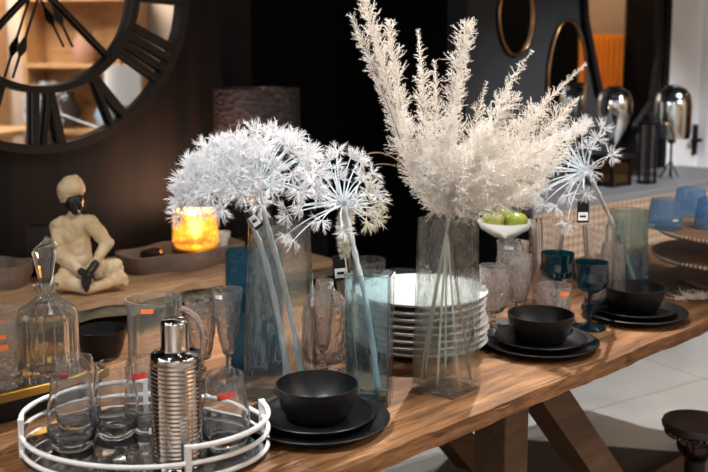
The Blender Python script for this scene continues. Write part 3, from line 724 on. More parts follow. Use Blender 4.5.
# ------------------------------------------------------------------ oval tray with white rails
TC = atz(146, 431, TT+.03); ta, tbb = .212, .165
tr = thing('serving_tray', 'oval white wire tray with mirrored base and raised handles', 'tray', (TC.x, TC.y, TT+.0005), math.radians(-7))
def ov(a, s=1.0, z=0): return Vector((ta*s*math.cos(a), tbb*s*math.sin(a), z))
bm = NB(); prism(bm, [tuple(ov(2*PI*k/72, .985)[:2]) for k in range(72)], .006, .012); link_mesh('mirror_base', bm, M_tmirror, tr)
R_ = .0042
link_mesh('base_rail', tube(NB(), [ov(2*PI*k/72, 1, .010) for k in range(72)], R_, 8, True), M_white, tr, smooth=180)
link_mesh('middle_rail', tube(NB(), [ov(2*PI*k/72, 1, .036) for k in range(72)], R_, 8, True), M_white, tr, smooth=180)
def flatbar(a0, a1, z):
    n = 24; return tube(NB(), [ov(a0+(a1-a0)*k/n, 1, z) for k in range(n+1)], R_*1.15, 8)
A1, A2 = math.radians(-57), math.radians(28); B1, B2 = math.radians(105), math.radians(203)
for a0, a1 in ((A1, A2), (B1, B2)):
    link_mesh('handle', flatbar(a0, a1, .062), M_white, tr, smooth=180)
    for a in (a0, a1):
        bm = NB(); p = ov(a); box(bm, (p.x, p.y, .033), (.0095, .0095, .066), a); link_mesh('post', bm, M_white, tr)

# ------------------------------------------------------------------ drinking glasses
def sticker(parent, rad, z, ang, wd, ht, m, tilt=.25):
    bm = NB(); V = []
    for k in range(7):
        a = ang+(k/6-.5)*wd/rad; dz = (k/6-.5)*wd*tilt
        V.append([bm.verts.new((rad*1.012*math.cos(a), rad*1.012*math.sin(a), z+dz+s)) for s in (-ht/2, ht/2)])
    for k in range(6): bm.faces.new((V[k][0], V[k+1][0], V[k+1][1], V[k][1]))
    o = link_mesh('sticker', bm, m, parent); s = o.modifiers.new('s', 'SOLIDIFY'); s.thickness = .0006; return o
ZT = TT+.0005+.0125
def tumbler_prof(h=.128):
    o = [(0, 0), (.030, 0), (.034, .004), (.0405, .022), (.0425, .045), (.040, .07), (.035, .095), (.0315, h)]
    i = [(.0298, h), (.033, .095), (.038, .07), (.0403, .045), (.038, .025), (.03, .014), (0, .012)]
    return o+i
def tumbler(px, py, label, stick=None, mat=M_clear):
    q = atz(px, py, ZT)
    t = thing('drinking_glass', label, 'glass', (q.x, q.y, ZT), 0, 'red-stickered tumblers on the oval tray')
    link_mesh('bowl', lathe(NB(), tumbler_prof(), 56, mod=lambda a, z, r: 1+(.006*math.sin(5*a+z*90) if .01 < z < .08 else 0)), mat, t, smooth=40)
    if stick: sticker(t, stick[0], stick[1], stick[2], .028, .0105, M_red)
    return t
M_tumb = glass('tumbler_glass', (.99, .995, 1), 0, bump=(26, .3, .004, 2), body=.05, bcol=(.95, .97, 1))  # white body mixed in stands for highlights and reflections on the tumblers
tumbler(73, 446, 'clear tumbler on the oval tray, front left by the rail', None, M_tumb)
tumbler(77, 427, 'clear red-stickered tumbler just behind the front left one', (.0335, .104, -PI/2-.5), M_tumb)
tumbler(116, 434, 'clear tumbler in the middle of the oval tray', None, M_tumb)
tumbler(149, 428, 'clear red-stickered tumbler left of the steel shaker', (.0345, .106, -PI/2-.25), M_tumb)
tumbler(226, 446, 'clear red-stickered tumbler right of the steel shaker', (.0345, .10, -PI/2+.15), M_tumb)

# cocktail shaker
q = atz(178, 464, ZT)
sh = thing('cocktail_shaker', 'polished ribbed steel cocktail shaker on the oval tray', 'shaker', (q.x, q.y, ZT))
pr = [(0, 0), (.038, 0), (.0405, .004)]
for k in range(24):
    z = .006+k*.0070; pr += [(.0396, z), (.0411, z+.002), (.0411, z+.0046), (.0396, z+.0066)]
link_mesh('body', lathe(NB(), pr+[(.0405, .175), (.0405, .181), (.0385, .189), (.027, .193), (.024, .194), (0, .194)], 72), M_chrome, sh, smooth=70)
link_mesh('cap', lathe(NB(), [(0, .194), (.0235, .194), (.0235, .197), (.0222, .199), (.0222, .236), (.021, .241), (.018, .243), (0, .2435)], 48), M_chrome, sh, smooth=50)

def flutes(n, amp, z0=0, z1=9): return lambda a, z, r: 1+(amp*(abs(math.cos(n*a/2))-.5) if z0 < z < z1 else 0)
def cut(n, amp, z0, z1, tw=60): return lambda a, z, r: 1+(amp*(abs(math.sin(n*a/2+z*tw))+abs(math.sin(n*a/2-z*tw))-1.2) if z0 < z < z1 else 0)
def hollow(outer, th, floor_z):
    inner = [(max(r-th, .001), z) for r, z in reversed(outer) if z > floor_z and r > th*1.5]
    return outer+inner+[(0, floor_z)]
def glassware(name, px, py, z, outer, th, fz, seg, mod, mat, label, cat='glass', grp=None, parts=None):
    q = atz(px, py, z) ; t = thing(name, label, cat, (q.x, q.y, z+.001), 0, grp)
    link_mesh('bowl' if not parts else parts, lathe(NB(), hollow(outer, th, fz), seg, mod), mat, t, smooth=8 if mat == M_crys else 40)
    return t
def rs(prof, n=3):  # subdivide profile for twisted cuts
    out = []
    for a, b in zip(prof, prof[1:]):
        for k in range(n): out.append((a[0]+(b[0]-a[0])*k/n, a[1]+(b[1]-a[1])*k/n))
    return out+[prof[-1]]

# pitcher
pi_ = glassware('pitcher', 157, 397, TT, rs([(0, 0), (.048, 0), (.052, .01), (.052, .1), (.052, .175), (.053, .2)]), .004, .014, 96,
                lambda a, z, r: 1+.012*abs(math.cos(9*a))+(.08*max(0, math.cos(a-PI-.3))**14*max(0, (z-.17)/.03) if z > .17 else 0), M_crys2 if 'M_crys2' in globals() else M_deca, 'large fluted glass pitcher with round handle behind the shaker', 'pitcher', None, 'body')
bm = NB(); tube(bm, [(.052+.042*math.sin(a)*1.1, 0, .118+.062*math.cos(a)) for a in [PI*k/24 for k in range(25)]], .0075, 10)
o = link_mesh('handle', bm, M_crys, pi_, smooth=180); pi_.rotation_euler = (0, 0, -.15)
sticker(pi_, .056, .188, -PI/2+.1, .024, .009, M_orange, 0)

def stemware(name, px, py, h, rr, bh, label, grp, mat=M_crys, bowlm=None, style='goblet', stem_mat=None, z=TT, n=12, amp=.05):
    """bh: height where the bowl starts"""
    q = atz(px, py, z); t = thing(name, label, 'glass', (q.x, q.y, z+.001), 0, grp)
    if style == 'flute': pf = [(.004, bh), (.010, bh+.006), (.016, bh+.03), (rr*.68, bh+(h-bh)*.4), (rr*.82, bh+(h-bh)*.7), (rr, h)]
    elif style == 'tulip': pf = [(.006, bh), (.02, bh+.006), (rr*.9, bh+(h-bh)*.25), (rr*1.02, bh+(h-bh)*.45), (rr*.93, bh+(h-bh)*.7), (rr, h)]
    else: pf = [(.006, bh), (.018, bh+.005), (rr*.72, bh+(h-bh)*.22), (rr*.9, bh+(h-bh)*.5), (rr*.94, bh+(h-bh)*.8), (rr, h)]
    pf = rs(pf, 6); inner = [(max(r-.0022, .001), z_) for r, z_ in reversed(pf) if z_ > bh+.012]+[(0, bh+.012)]
    link_mesh('bowl', lathe(NB(), [(0, bh)]+pf+inner, 72, cut(n, amp*1.5, bh+.003, bh+(h-bh)*.78)), bowlm or mat, t, smooth=45 if amp == 0 else 8)
    st_ = [(.0055, .008)]
    for k in range(6):
        zz = .012+(bh-.014)*k/6; kk = (.011 if k in (2, 3) else .0065); st_ += [(.0045, zz), (kk, zz+(bh-.014)/12)]
    link_mesh('stem', lathe(NB(), st_+[(.0055, bh), (0, bh)], 24), stem_mat or mat, t, smooth=60)
    link_mesh('foot', lathe(NB(), [(0, 0), (rr*.95, 0), (rr*.97, .002), (rr*.4, .005), (.006, .009), (0, .009)], 48), stem_mat or mat, t, smooth=60)
    return t
fl_ = stemware('champagne_flute', 229, 388, .205, .031, .065, 'cut crystal champagne flute between the shaker and the teal vase', None, style='flute', n=10)
sticker(fl_, .030, .195, -PI/2-.5, .016, .008, M_wht, 0)
stemware('crystal_goblet', 202, 384, .178, .032, .05, 'crystal goblet with flared rim behind the pitcher handle', None)
stemware('champagne_flute', 323, 386, .205, .0245, .07, 'slim crystal flute right of the tall clear vase', None, style='flute', n=10)
# domed cut decanter behind it
dc = glassware('crystal_carafe', 325, 372, TT, rs([(0, 0), (.046, 0), (.048, .006), (.048, .12), (.046, .145), (.036, .168), (.02, .18), (.018, .20)], 5), .005, .015, 84, cut(16, .05, .01, .125, 90), M_crys, 'domed cut crystal carafe partly hidden by the tall clear vase', 'carafe', None, 'body')

# decanter and tumblers on the gold tray
GZ = .815
g0 = atz(0, 397, GZ); g1 = atz(106, 371, GZ); gd = (g1-g0); ga = math.atan2(gd.y, gd.x); gl = .62; gw = .25
gd.normalize(); gn = Vector((-gd.y, gd.x, 0))
gc = g1-gd*(gl/2)+gn*(gw/2)
ri = tag(link_mesh('riser_box', box(NB(), (0, 0, (GZ-.012-TT)/2), (gl-.03, gw-.02, GZ-.0135-TT), 0, .003), pm('black_lacquer', (.012, .009, .007), .5)), 'low black riser box holding the brass tray', 'box')
ri.location = (gc.x, gc.y, TT+.001); ri.rotation_euler = (0, 0, ga)
gt = thing('brass_tray', 'rectangular brass tray on the black riser at the left', 'tray', (gc.x, gc.y, GZ-.0125), ga)
link_mesh('tray_base', box(NB(), (0, 0, .004), (gl, gw, .006)), M_goldt, gt)
bm = NB(); R4 = [(-gl/2, -gw/2), (gl/2, -gw/2), (gl/2, gw/2), (-gl/2, gw/2)]
for k in range(4): beam(bm, (*R4[k], .009), (*R4[(k+1) % 4], .009), .008, .018, .002)
link_mesh('rim', bm, M_goldt, gt)
GT = GZ-.005
q = atz(50, 378, GT)
de = thing('decanter', 'square-shouldered crystal decanter with tall fan stopper', 'decanter', (q.x, q.y, GT), .35)
bm = NB(); K = [];
def osec(r, n=8, c=.35):
    return [(r*math.cos(a+PI/8)*1.05, r*math.sin(a+PI/8)*1.05) for a in [2*PI*k/n for k in range(n)]]
def oprof(rings, M=32):
    bm = NB(); RR = []
    for r, z in rings: RR.append([bm.verts.new((x*(1), y, z)) for x, y in [(r*(1+.035*(1 if k % 2 else -1))*math.cos(2*PI*k/M), r*(1+.035*(1 if k % 2 else -1))*math.sin(2*PI*k/M)) for k in range(M)]])
    bm.faces.new(RR[0][::-1]); bm.faces.new(RR[-1])
    for A, B in zip(RR, RR[1:]):
        for k in range(M): bm.faces.new((A[k], A[(k+1) % M], B[(k+1) % M], B[k]))
    return bm
link_mesh('body', oprof([(.053, 0), (.056, .004), (.056, .128), (.052, .138), (.022, .160), (.018, .166), (.018, .172), (.024, .186), (.018, .186), (.012, .172), (.012, .164), (.045, .133), (.046, .125), (.046, .03), (.02, .02)]), M_deca, de)
bm = NB(); n = 12
vs = [(.009, .168), (.010, .188), (.014, .20), (.024, .255), (.021, .262), (.0, .275)]
A_ = []
for r, z in vs:
    A_.append([bm.verts.new((max(r, .003)*math.cos(2*PI*k/6), max(r, .003)*.55*math.sin(2*PI*k/6), z+(.006*math.cos(2*PI*k/6) if z > .25 else 0))) for k in range(6)])
bm.faces.new(A_[0][::-1]); bm.faces.new(A_[-1])
for A, B in zip(A_, A_[1:]):
    for k in range(6): bm.faces.new((A[k], A[(k+1) % 6], B[(k+1) % 6], B[k]))
link_mesh('stopper', bm, M_deca, de)
tp = rs([(0, 0), (.036, 0), (.038, .005), (.040, .09), (.041, .118)], 6)
def cut_tumbler(px, py, z, label, ang=-PI/2, sck=True, sc_=1, orange=1, grp=None):
    t = glassware('cut_tumbler', px, py, z, [(r*sc_, z_*sc_) for r, z_ in tp], .003, .014, 72, cut(12, .05, .008, .085*sc_, 70), M_crys, label, 'glass', grp)
    if sck:
        sticker(t, .0405*sc_, .105*sc_, ang, .026, .009, M_orange, 0)
        if orange > 1: sticker(t, .0405*sc_, .085*sc_, ang+.15, .022, .010, M_orange, 0)
    return t
cut_tumbler(2, 386, GT, 'cut crystal tumbler with orange stickers left of the decanter', -PI/2+.3, True, 1, 2)
cut_tumbler(2, 367, GT, 'cut crystal tumbler behind the orange-stickered one at far left', -PI/2+.2, True, 1, 1)

# ------------------------------------------------------------------ glassware at the right of the bouquet
stemware('crystal_goblet', 493, 341, .180, .036, .065, 'cut crystal goblet nearest the plate stack', 'cut crystal goblets right of the bouquet', style='tulip')
stemware('crystal_goblet', 518, 332, .190, .031, .07, 'slender crystal goblet just left of the orange-stickered tumbler', 'cut crystal goblets right of the bouquet')
a_ = stemware('crystal_goblet', 511, 322, .205, .040, .075, 'tall crystal goblet under the glass fruit bowl', 'cut crystal goblets right of the bouquet', style='tulip')
sticker(a_, .040, .196, -PI/2-.4, .022, .008, M_wht, 0)
cut_tumbler(553, 333, TT, 'cut crystal tumbler with orange sticker behind the middle black bowl', -PI/2+.5, True, 1.0)
def gob(px, py, label):
    t = stemware('teal_goblet', px, py, .165, .043, .085, label, 'teal goblets', mat=M_gobteal, style='tulip', stem_mat=M_darkteal, amp=0)
    return t
gob(589, 328, 'teal glass goblet standing right of the orange-stickered tumbler')
gob(556, 316, 'teal glass goblet behind the orange-stickered tumbler')
tall = rs([(0, 0), (.034, 0), (.036, .006), (.038, .15), (.046, .225)], 5)
glassware('tall_glass', 546, 303, TT, [(r, z*1.0) for r, z in tall], .003, .014, 72, flutes(14, .05), M_deca, 'tall clear flared glass behind the left teal goblet', 'glass', 'tall clear flared glasses')
glassware('tall_glass', 597, 312, TT, [(r*.95, z) for r, z in tall], .003, .014, 72, flutes(14, .05), M_deca, 'tall clear flared glass behind the right teal goblet', 'glass', 'tall clear flared glasses')
glassware('crystal_vase', 611, 310, TT, rs([(0, 0), (.03, 0), (.032, .01), (.032, .15), (.028, .18)], 6), .003, .014, 72, cut(14, .07, .01, .15, 80), M_crys, 'narrow cut crystal vase left of the pale blue vase', 'vase', None, 'body')
# glasses behind the short vase
bt = rs([(0, 0), (.034, 0), (.036, .005), (.044, .12)], 5)
glassware('glass_tumbler', 367, 311, TT, [(r*1.1, z*1.15) for r, z in bt], .003, .01, 64, flutes(16, .03), M_clear, 'wide clear tumbler behind the short tinted vase', 'glass', 'clear glasses behind the short vase')
glassware('glass_tumbler', 351, 315, TT, [(r*.95, z*1.15) for r, z in bt], .003, .01, 64, flutes(16, .03), M_clear, 'clear tumbler half hidden by the flower stem over the short vase', 'glass', 'clear glasses behind the short vase')
glassware('glass_bowl', 402, 306, TT, rs([(0, 0), (.03, 0), (.05, .03), (.06, .09)], 5), .003, .01, 64, flutes(20, .03), M_clear, 'wide clear glass bowl behind the stacked plates', 'bowl', None)
# small white card by the goblets
o = link_mesh('white_card', box(NB(), (0, 0, .004), (.05, .03, .006), .5, .001), M_wht); q = atz(524, 329, TT); o.location = (q.x+.02, q.y-.015, TT+.001); tag(o, 'small white card lying beside the crystal goblets', 'card')

# fruit bowl
fr_ = atd(505, 221, 2.72); q = Vector((fr_.x, fr_.y, TT+.001)); fh = fr_.z-TT
fb = thing('fruit_bowl', 'footed frosted glass bowl holding green apples', 'bowl', q)
link_mesh('bowl', lathe(NB(), [(0, fh-.045), (.03, fh-.044), (.065, fh-.022), (.077, fh), (.074, fh), (.06, fh-.02), (.03, fh-.038), (0, fh-.04)], 56), M_frost, fb, smooth=60)
link_mesh('stem', lathe(NB(), [(.008, .012), (.012, fh*.3), (.008, fh*.6), (.012, fh-.045), (0, fh-.045)], 24), M_clear, fb, smooth=60)
link_mesh('foot', lathe(NB(), [(0, 0), (.05, 0), (.05, .004), (.01, .012), (0, .012)], 40), M_clear, fb, smooth=60)
def apple_bm(r):
    P = []
    for k in range(17):
        a = -PI/2+PI*k/16; rr = r*math.cos(a)*(1+.06*math.sin(a)); z = r*.92*math.sin(a)
        if k > 12: z -= r*.16*((k-12)/4)**2
        P.append((max(rr, 0) if 0 < k < 16 else 0, z))
    return lathe(NB(), P, 32)
ap = None
for k, (dx, dy, lab) in enumerate([(-.034, -.012, 'green apple at the left of the glass fruit bowl'), (.030, -.018, 'green apple at the right of the glass fruit bowl'), (.0, .04, 'green apple at the back of the glass fruit bowl')]):
    if ap is None:
        ap = thing('green_apple', lab, 'apple', (0, 0, 0), 0, 'green apples in the glass bowl'); link_mesh('flesh', apple_bm(.030), M_apple, ap, smooth=180)
        link_mesh('stalk', tube(NB(), [(0, 0, .02), (.002, 0, .032), (.006, 0, .04)], .0013, 6), M_twig, ap); a2 = ap
    else: a2 = dup(ap, (0, 0, 0), k*1.0, lab)
    a2.location = q+Vector((dx, dy, fh+.001 if k < 2 else fh+.003)); a2.rotation_euler = (.2*k, .1, k)

# ------------------------------------------------------------------ tiered stand with blue tumblers
q = atz(735, 285, TT)
ts = thing('tiered_stand', 'round wooden two-tier stand with beaded edges at the table end', 'stand', (q.x, q.y, TT+.001), 0)
ztop = atd(700, 236, q.y-.1).z-TT; zmid = atd(700, 263, q.y-.12).z-TT
for z, rr in ((ztop, .225), (zmid, .235)):
    b = link_mesh('tier', lathe(NB(), [(0, z-.014), (rr-.01, z-.014), (rr, z-.007), (rr, z), (0, z)], 72), M_tierwood, ts, smooth=40)
    bm = NB()
    for k in range(110):
        a = 2*PI*k/110; bmesh.ops.create_icosphere(bm, subdivisions=1, radius=.0055, matrix=Matrix.Translation((rr*math.cos(a), rr*math.sin(a), z-.003)))
    link_mesh('bead_trim', bm, pm('bead', (.6, .5, .42), .4), b, smooth=180)
link_mesh('base', lathe(NB(), [(0, 0), (.14, 0), (.155, .012), (.155, .02), (0, .02)], 64), M_tierwood, ts, smooth=40)
link_mesh('post', lathe(NB(), [(.03, .02), (.055, zmid*.5), (.03, zmid-.014), (.0, zmid-.014)], 32), M_tierwood, ts, smooth=60)
link_mesh('post', lathe(NB(), [(.10, zmid), (.045, zmid+(ztop-zmid)*.5), (.11, ztop-.014), (.0, ztop-.014)], 32), M_tierwood, ts, smooth=60)
zt = TT+ztop+.002
bq = rs([(0, 0), (.047, 0), (.050, .006), (.047, .045), (.041, .086)], 4)
bt0 = None
for px, py, lab in [(665, 228, 'blue glass tumbler at the left edge of the tiered stand'), (690, 215, 'blue glass tumbler just behind the left edge one'), (712, 227, 'blue glass tumbler at the picture edge on the tiered stand'), (735, 217, 'blue glass tumbler hidden behind the one at the picture edge')]:
    g_ = atz(px, py, zt)
    if bt0 is None:
        bt0 = thing('blue_tumbler', lab, 'glass', (g_.x, g_.y, zt), 0, 'blue tumblers on the tiered stand')
        link_mesh('bowl', lathe(NB(), hollow(bq, .003, .012), 8*6, flutes(8, .05)), M_btum, bt0, smooth=40)
        sticker(bt0, .0485, .03, -PI/2+.3, .018, .008, M_wht, 0)
    else: dup(bt0, (g_.x, g_.y, zt), .7, lab)
g_ = atz(633, 284, TT); dup(bt0, (g_.x, g_.y, TT+.001), .2, 'blue glass tumbler seen through the far pale blue vase', 'blue tumblers beside the tiered stand')

# dried decoration lying by the far setting
def needles(V, Fc, p, d, ln, wdt):
    n = d.cross(Vector((random.uniform(-1, 1), random.uniform(-1, 1), random.uniform(-1, 1))))
    if n.length < 1e-3: return
    n.normalize(); m = d.cross(n).normalized(); i = len(V)
    V += [p+n*wdt*.6, p-n*.3*wdt+m*.52*wdt, p-n*.3*wdt-m*.52*wdt, p+d*ln]
    Fc += [(i, i+1, i+3), (i+1, i+2, i+3), (i+2, i, i+3)]
V, Fc = [], []
for k in range(60):
    a = random.uniform(0, 2*PI); d = Vector((math.cos(a), math.sin(a), random.uniform(.05, .5))).normalized()
    p = Vector((random.uniform(-.05, .05), random.uniform(-.02, .02), .004)); 
    for j in range(8): needles(V, Fc, p+d*.005*j, (d+Vector((random.uniform(-.7, .7), random.uniform(-.7, .7), random.uniform(0, .6)))).normalized(), .014, .0015)
o = raw('dried_blossom', V, Fc, M_plume); q = atz(694, 300, TT); o.location = (q.x, q.y, TT+.001); tag(o, 'cream dried blossom lying on the table by the far black plates', 'dried flower')
V, Fc = [], []
bm = NB()
for k in range(6):
    a = k*1.1; c = Vector((.03*math.cos(a), .02*math.sin(a), .008)); R = Matrix.Rotation(a, 4, 'Z') @ Matrix.Rotation(.3, 4, 'X')
    bmesh.ops.create_icosphere(bm, subdivisions=2, radius=1, matrix=Matrix.Translation(c) @ R @ Matrix.Diagonal((.025, .011, .003, 1)))
o = link_mesh('dark_leaves', bm, pm('dark_leaf', (.06, .04, .03), .6), smooth=180); q = atz(672, 291, TT); o.location = (q.x, q.y, TT+.004); tag(o, 'little cluster of dark dried leaves behind the cream blossom', 'leaves')

# ------------------------------------------------------------------ pedestal candle stand at the lower right
q = atz(697, 426, .5)
cp = thing('candle_pedestal', 'black round-topped pedestal with crystal beads on the floor at right', 'pedestal', (q.x, q.y, .013))
link_mesh('top', lathe(NB(), [(0, .478), (.078, .478), (.084, .484), (.086, .492), (.083, .5), (0, .498)], 56), pm('black_lacquer_top', (.02, .012, .011), .3), cp, smooth=40)
bm = NB()
for k in range(30):
    a = 2*PI*k/30; bmesh.ops.create_icosphere(bm, subdivisions=2, radius=.0075, matrix=Matrix.Translation((.072*math.cos(a), .072*math.sin(a), .471)))
link_mesh('bead_trim', bm, glass('smoke_crystal', (.5, .45, .42), 0), cp, smooth=180)
bm = NB(); bmesh.ops.create_uvsphere(bm, u_segments=20, v_segments=12, radius=1, matrix=Matrix.Translation((0, 0, .437)) @ Matrix.Diagonal((.048, .048, .036, 1)))
link_mesh('crystal_ball', bm, glass('black_crystal', (.25, .22, .22), 0), cp, smooth=20)
link_mesh('column', lathe(NB(), [(0, 0), (.11, 0), (.11, .015), (.035, .03), (.027, .1), (.027, .40), (0, .40)], 32), M_bmetal, cp, smooth=40)

# ------------------------------------------------------------------ flowers
def rnd(a=1): return Vector((random.uniform(-a, a), random.uniform(-a, a), random.uniform(-a, a)))
def orth(d):
    u = d.cross(Vector((0, 0, 1)));
    if u.length < .05: u = d.cross(Vector((1, 0, 0)))
    u.normalize(); return u, d.cross(u).normalized()
def pompon(V, Fc, c, d, R, n=13, m=9, nl=.0135):
    n = int(n*1.45)
    """spiky little umbellet: n branchlets in a hemisphere around d, each feathered with m needles"""
    u, v = orth(d)
    for i in range(n):
        th = math.acos(1-random.random()*.95); ph = random.uniform(0, 2*PI)
        e = (d*math.cos(th)+(u*math.cos(ph)+v*math.sin(ph))*math.sin(th)).normalized()
        ln = R*random.uniform(.75, 1.1); needles(V, Fc, c, e, ln, .0011)
        for j in range(m):
            s = .3+.7*j/m; f = (e+rnd(.65)).normalized(); needles(V, Fc, c+e*ln*s, f, nl*random.uniform(.6, 1), .0012)
def umbel(root, jp, axis, L, spread, nray, R, droop=.25, seed=1, mat=M_flow, dens=1.0, name='flower_head', bias=None, ray_m=M_stemw):
    random.seed(seed); axis = axis.normalized(); u, v = orth(axis); V, Fc = [], []; bm = NB()
    for i in range(nray):
        f = (i+.5)/nray; th = spread*math.sqrt(f); ph = i*2.39996
        e = (axis*math.cos(th)+(u*math.cos(ph)+v*math.sin(ph))*math.sin(th)).normalized()
        ln = L*random.uniform(.85, 1.05)*(1.0+(.18 if th > 1.2 else 0))
        if bias: ln *= 1+bias[1]*max(-.6, e.dot(bias[0]))
        end = jp+e*ln; mid = jp+(e*.5+axis*.14)*ln
        pts = bez(jp, mid, end, 7); tube(bm, pts, lambda t: .0019*(1-.55*t), 5)
        dd = (pts[-1]-pts[-2]).normalized()
        pompon(V, Fc, end, dd, R, int(13*dens), 8)
    o = raw(name, V, Fc, mat, root); link_mesh('flower_rays', bm, ray_m, root, smooth=180); return o
def stem(root, pts, r0, r1, mat=M_stemw, knots=True):
    P = []
    for a, b, c in pts: P += bez(a, b, c, 14)[(0 if not P else 1):]
    bm = NB(); tube(bm, P, lambda t: r0+(r1-r0)*t+(.0009*math.sin(t*47) if knots else 0), 10)
    return link_mesh('stem', bm, mat, root, smooth=180)
def flower(label): return thing('umbel_flower', label, 'flower', (0, 0, 0), 0, 'white artificial umbel flowers')
VA = vA.location; VB = vB.location; VC = vC.location; VD = vD.location
dA = VA.y
# flower 1 and 2 in the tall clear vase
r1 = flower('large white dill-like flower head leaning left over the clear vase')
j1 = atd(232, 190, dA-.02); 
umbel(r1, j1, Vector((-.42, -.32, .72)), .088, 1.45, 40, .027, seed=3, bias=(Vector((-1, 0, 0)), .12), dens=1.3)
stem(r1, [(j1, atd(250, 215, dA-.01), atd(262, 250, dA)), (atd(262, 250, dA), atd(280, 310, dA+.005), Vector((VA.x+.015, VA.y, TT+.02)))], .0045, .006)
r2 = flower('white dill-like flower head leaning right over the clear vase')
j2 = atd(259, 190, dA-.04)
umbel(r2, j2, Vector((-.02, -.3, .9)), .108, 1.4, 46, .028, seed=9, bias=(Vector((1, 0, .1)), .1), dens=1.25)
stem(r2, [(j2, atd(266, 222, dA-.02), atd(278, 262, dA-.005)), (atd(278, 262, dA-.005), atd(294, 320, dA), Vector((VA.x+.045, VA.y-.005, TT+.02)))], .0045, .006)
# flower 3 in the short vase
r3 = flower('white flower with long thin rays rising from the short tinted vase')
j3 = atd(344, 205, VB.y-.02)
umbel(r3, j3, Vector((-.5, -.35, .62)), .098, 1.42, 26, .022, seed=21, dens=.9, bias=(Vector((-1, 0, .0)), .22))
umbel(r3, j3+Vector((.004, .004, -.004)), Vector((.7, .1, .12)), .06, 1.0, 9, .022, seed=22, dens=.8, mat=M_garl, name='side_flower_head')
stem(r3, [(j3, atd(350, 230, VB.y-.01), atd(357, 262, VB.y)), (atd(357, 262, VB.y), atd(372, 320, VB.y), Vector((VB.x+.016, VB.y-.005, TT+.015)))], .005, .0055)
V, Fc = [], []; random.seed(5)
gp = bez(atd(352, 196, VB.y+.03), atd(342, 225, VB.y+.03), atd(345, 256, VB.y+.03), 60)
for i, p in enumerate(gp):
    for k in range(16):
        d = Vector((random.uniform(-1, 1), random.uniform(-1, 1), random.uniform(-.8, .5))).normalized(); l_ = .024*(1-abs(i/60-.45)*.8)
        needles(V, Fc, p+rnd(.002), d, l_*random.uniform(.5, 1), .0012)
        if k % 3 == 0:
            for j in range(3): needles(V, Fc, p+d*l_*.6, (d+rnd(.8)).normalized(), .007, .001)
gr = thing('dried_garland', 'fuzzy cream dried sprig hanging behind the short vase stem', 'dried flower')
raw('needles', V, Fc, M_garl, gr); link_mesh('stalk', tube(NB(), gp+bez(gp[-1], gp[-1]+Vector((.004, -.02, -.03)), Vector((VB.x-.02, VB.y+.005, TT+.014)), 12)[1:], .0014, 6), M_garl, gr)
# flower 4 in the far vase
r4 = flower('white umbel flower leaning left out of the far pale blue vase')
d4 = 2.35; j4 = atd(587, 172, d4)
umbel(r4, j4, Vector((-.75, -.3, .32)), .118, 1.35, 30, .026, seed=31, dens=1.0, bias=(Vector((0, 0, -1)), .1))
stem(r4, [(j4, atd(596, 186, d4+.05), atd(607, 212, VD.y-.03)), (atd(607, 212, VD.y-.03), atd(622, 240, VD.y-.005), Vector((VD.x+.022, VD.y, TT+.03)))], .0048, .0055)

# bouquet: feathery sprays
def plume(V, Fc, bm, pts, wmax, dens=1.0, prof=None, nl=.0062, spread=.75, thick=.0012, flat=.5, tw=1.0):
    P = [Vector(p) for p in pts]; tube(bm, P, lambda t: .0016*(1-.7*t), 5)
    segs = []; tot = 0
    for a, b in zip(P, P[1:]): segs.append((tot, a, b)); tot += (b-a).length
    n = int(tot/.0052*dens); wmax *= 1.3
    for i in range(n):
        f = (i+.5)/n; s = f*tot
        for (s0, a, b) in segs[::-1]:
            if s >= s0: break
        t = (b-a).normalized(); p = a+t*(s-s0); u, v = orth(t)
        wl_ = wmax*(prof(f) if prof else math.sin(PI*min(1, .18+f*.84))**.7)
        if wl_ < .004: wl_ = .004
        for k in range(3):
            ph = i*2.1+k*2.09+random.uniform(-.4, .4)
            side = (u*math.cos(ph)+v*math.sin(ph)*1.0); sg = spread*random.uniform(.6, 1.35); e = (t*math.cos(sg)+side*math.sin(sg)).normalized()
            ln = wl_*random.uniform(.5, 1.15)*(1+.25*math.sin(i*.55+wmax*300)); e2 = (e+Vector((0, 0, -.12))+rnd(.22)).normalized()
            needles(V, Fc, p, e2, ln, thick)
            m = max(3, int(ln/.0030*tw))
            if ln > .016:
                for z_ in (.35, .6):
                    sd = (e2*.75+rnd(.75)).normalized(); sl = ln*random.uniform(.3, .55); sp0 = p+e2*ln*z_
                    needles(V, Fc, sp0, sd, sl, .0010)
                    for j in range(5): needles(V, Fc, sp0+sd*sl*(j+1)/5.5, (sd*.8+rnd(.9)).normalized(), nl*random.uniform(.6, 1), .0011)
            for j in range(m):
                q = p+e2*ln*((j+.6)/m); dd = (e2*.8+rnd(.95)).normalized(); needles(V, Fc, q, dd, nl*random.uniform(.6, 1.1), .0011)
dC = VC.y
mouth = atd(447, 214, dC)
def spray_stem(label, plumes, seed, foot, mat=M_plume, tmat=None, group='cream feathery sprays in the smoky vase'):
    random.seed(seed); root = thing('feathery_spray', label, 'dried flower', (0, 0, 0), 0, group); V, Fc = [], []; bm = NB()
    neck = mouth-foot*.12
    for (base_, mid, tip, wv, kw) in plumes:
        b_ = atd(base_[0], base_[1], dC+base_[2]); m_ = atd(mid[0], mid[1], dC+mid[2]); t_ = atd(tip[0], tip[1], dC+tip[2])
        plume(V, Fc, bm, bez(b_, m_, t_, 14), wv, **kw)
        if (b_-neck).length > .02: tube(bm, bez(neck, (neck+b_)/2+Vector((0, 0, .015)), b_, 8), .0018, 6)
    raw('foliage', V, Fc, mat, root)
    bt_ = Vector((VC.x+foot.x, VC.y+foot.y, TT+.016))
    tube(bm, bez(neck, (neck+bt_)/2+Vector((foot.x*.1, 0, 0)), bt_, 12), .0024, 7)
    link_mesh('stalk', bm, tmat or M_garl, root, smooth=180)
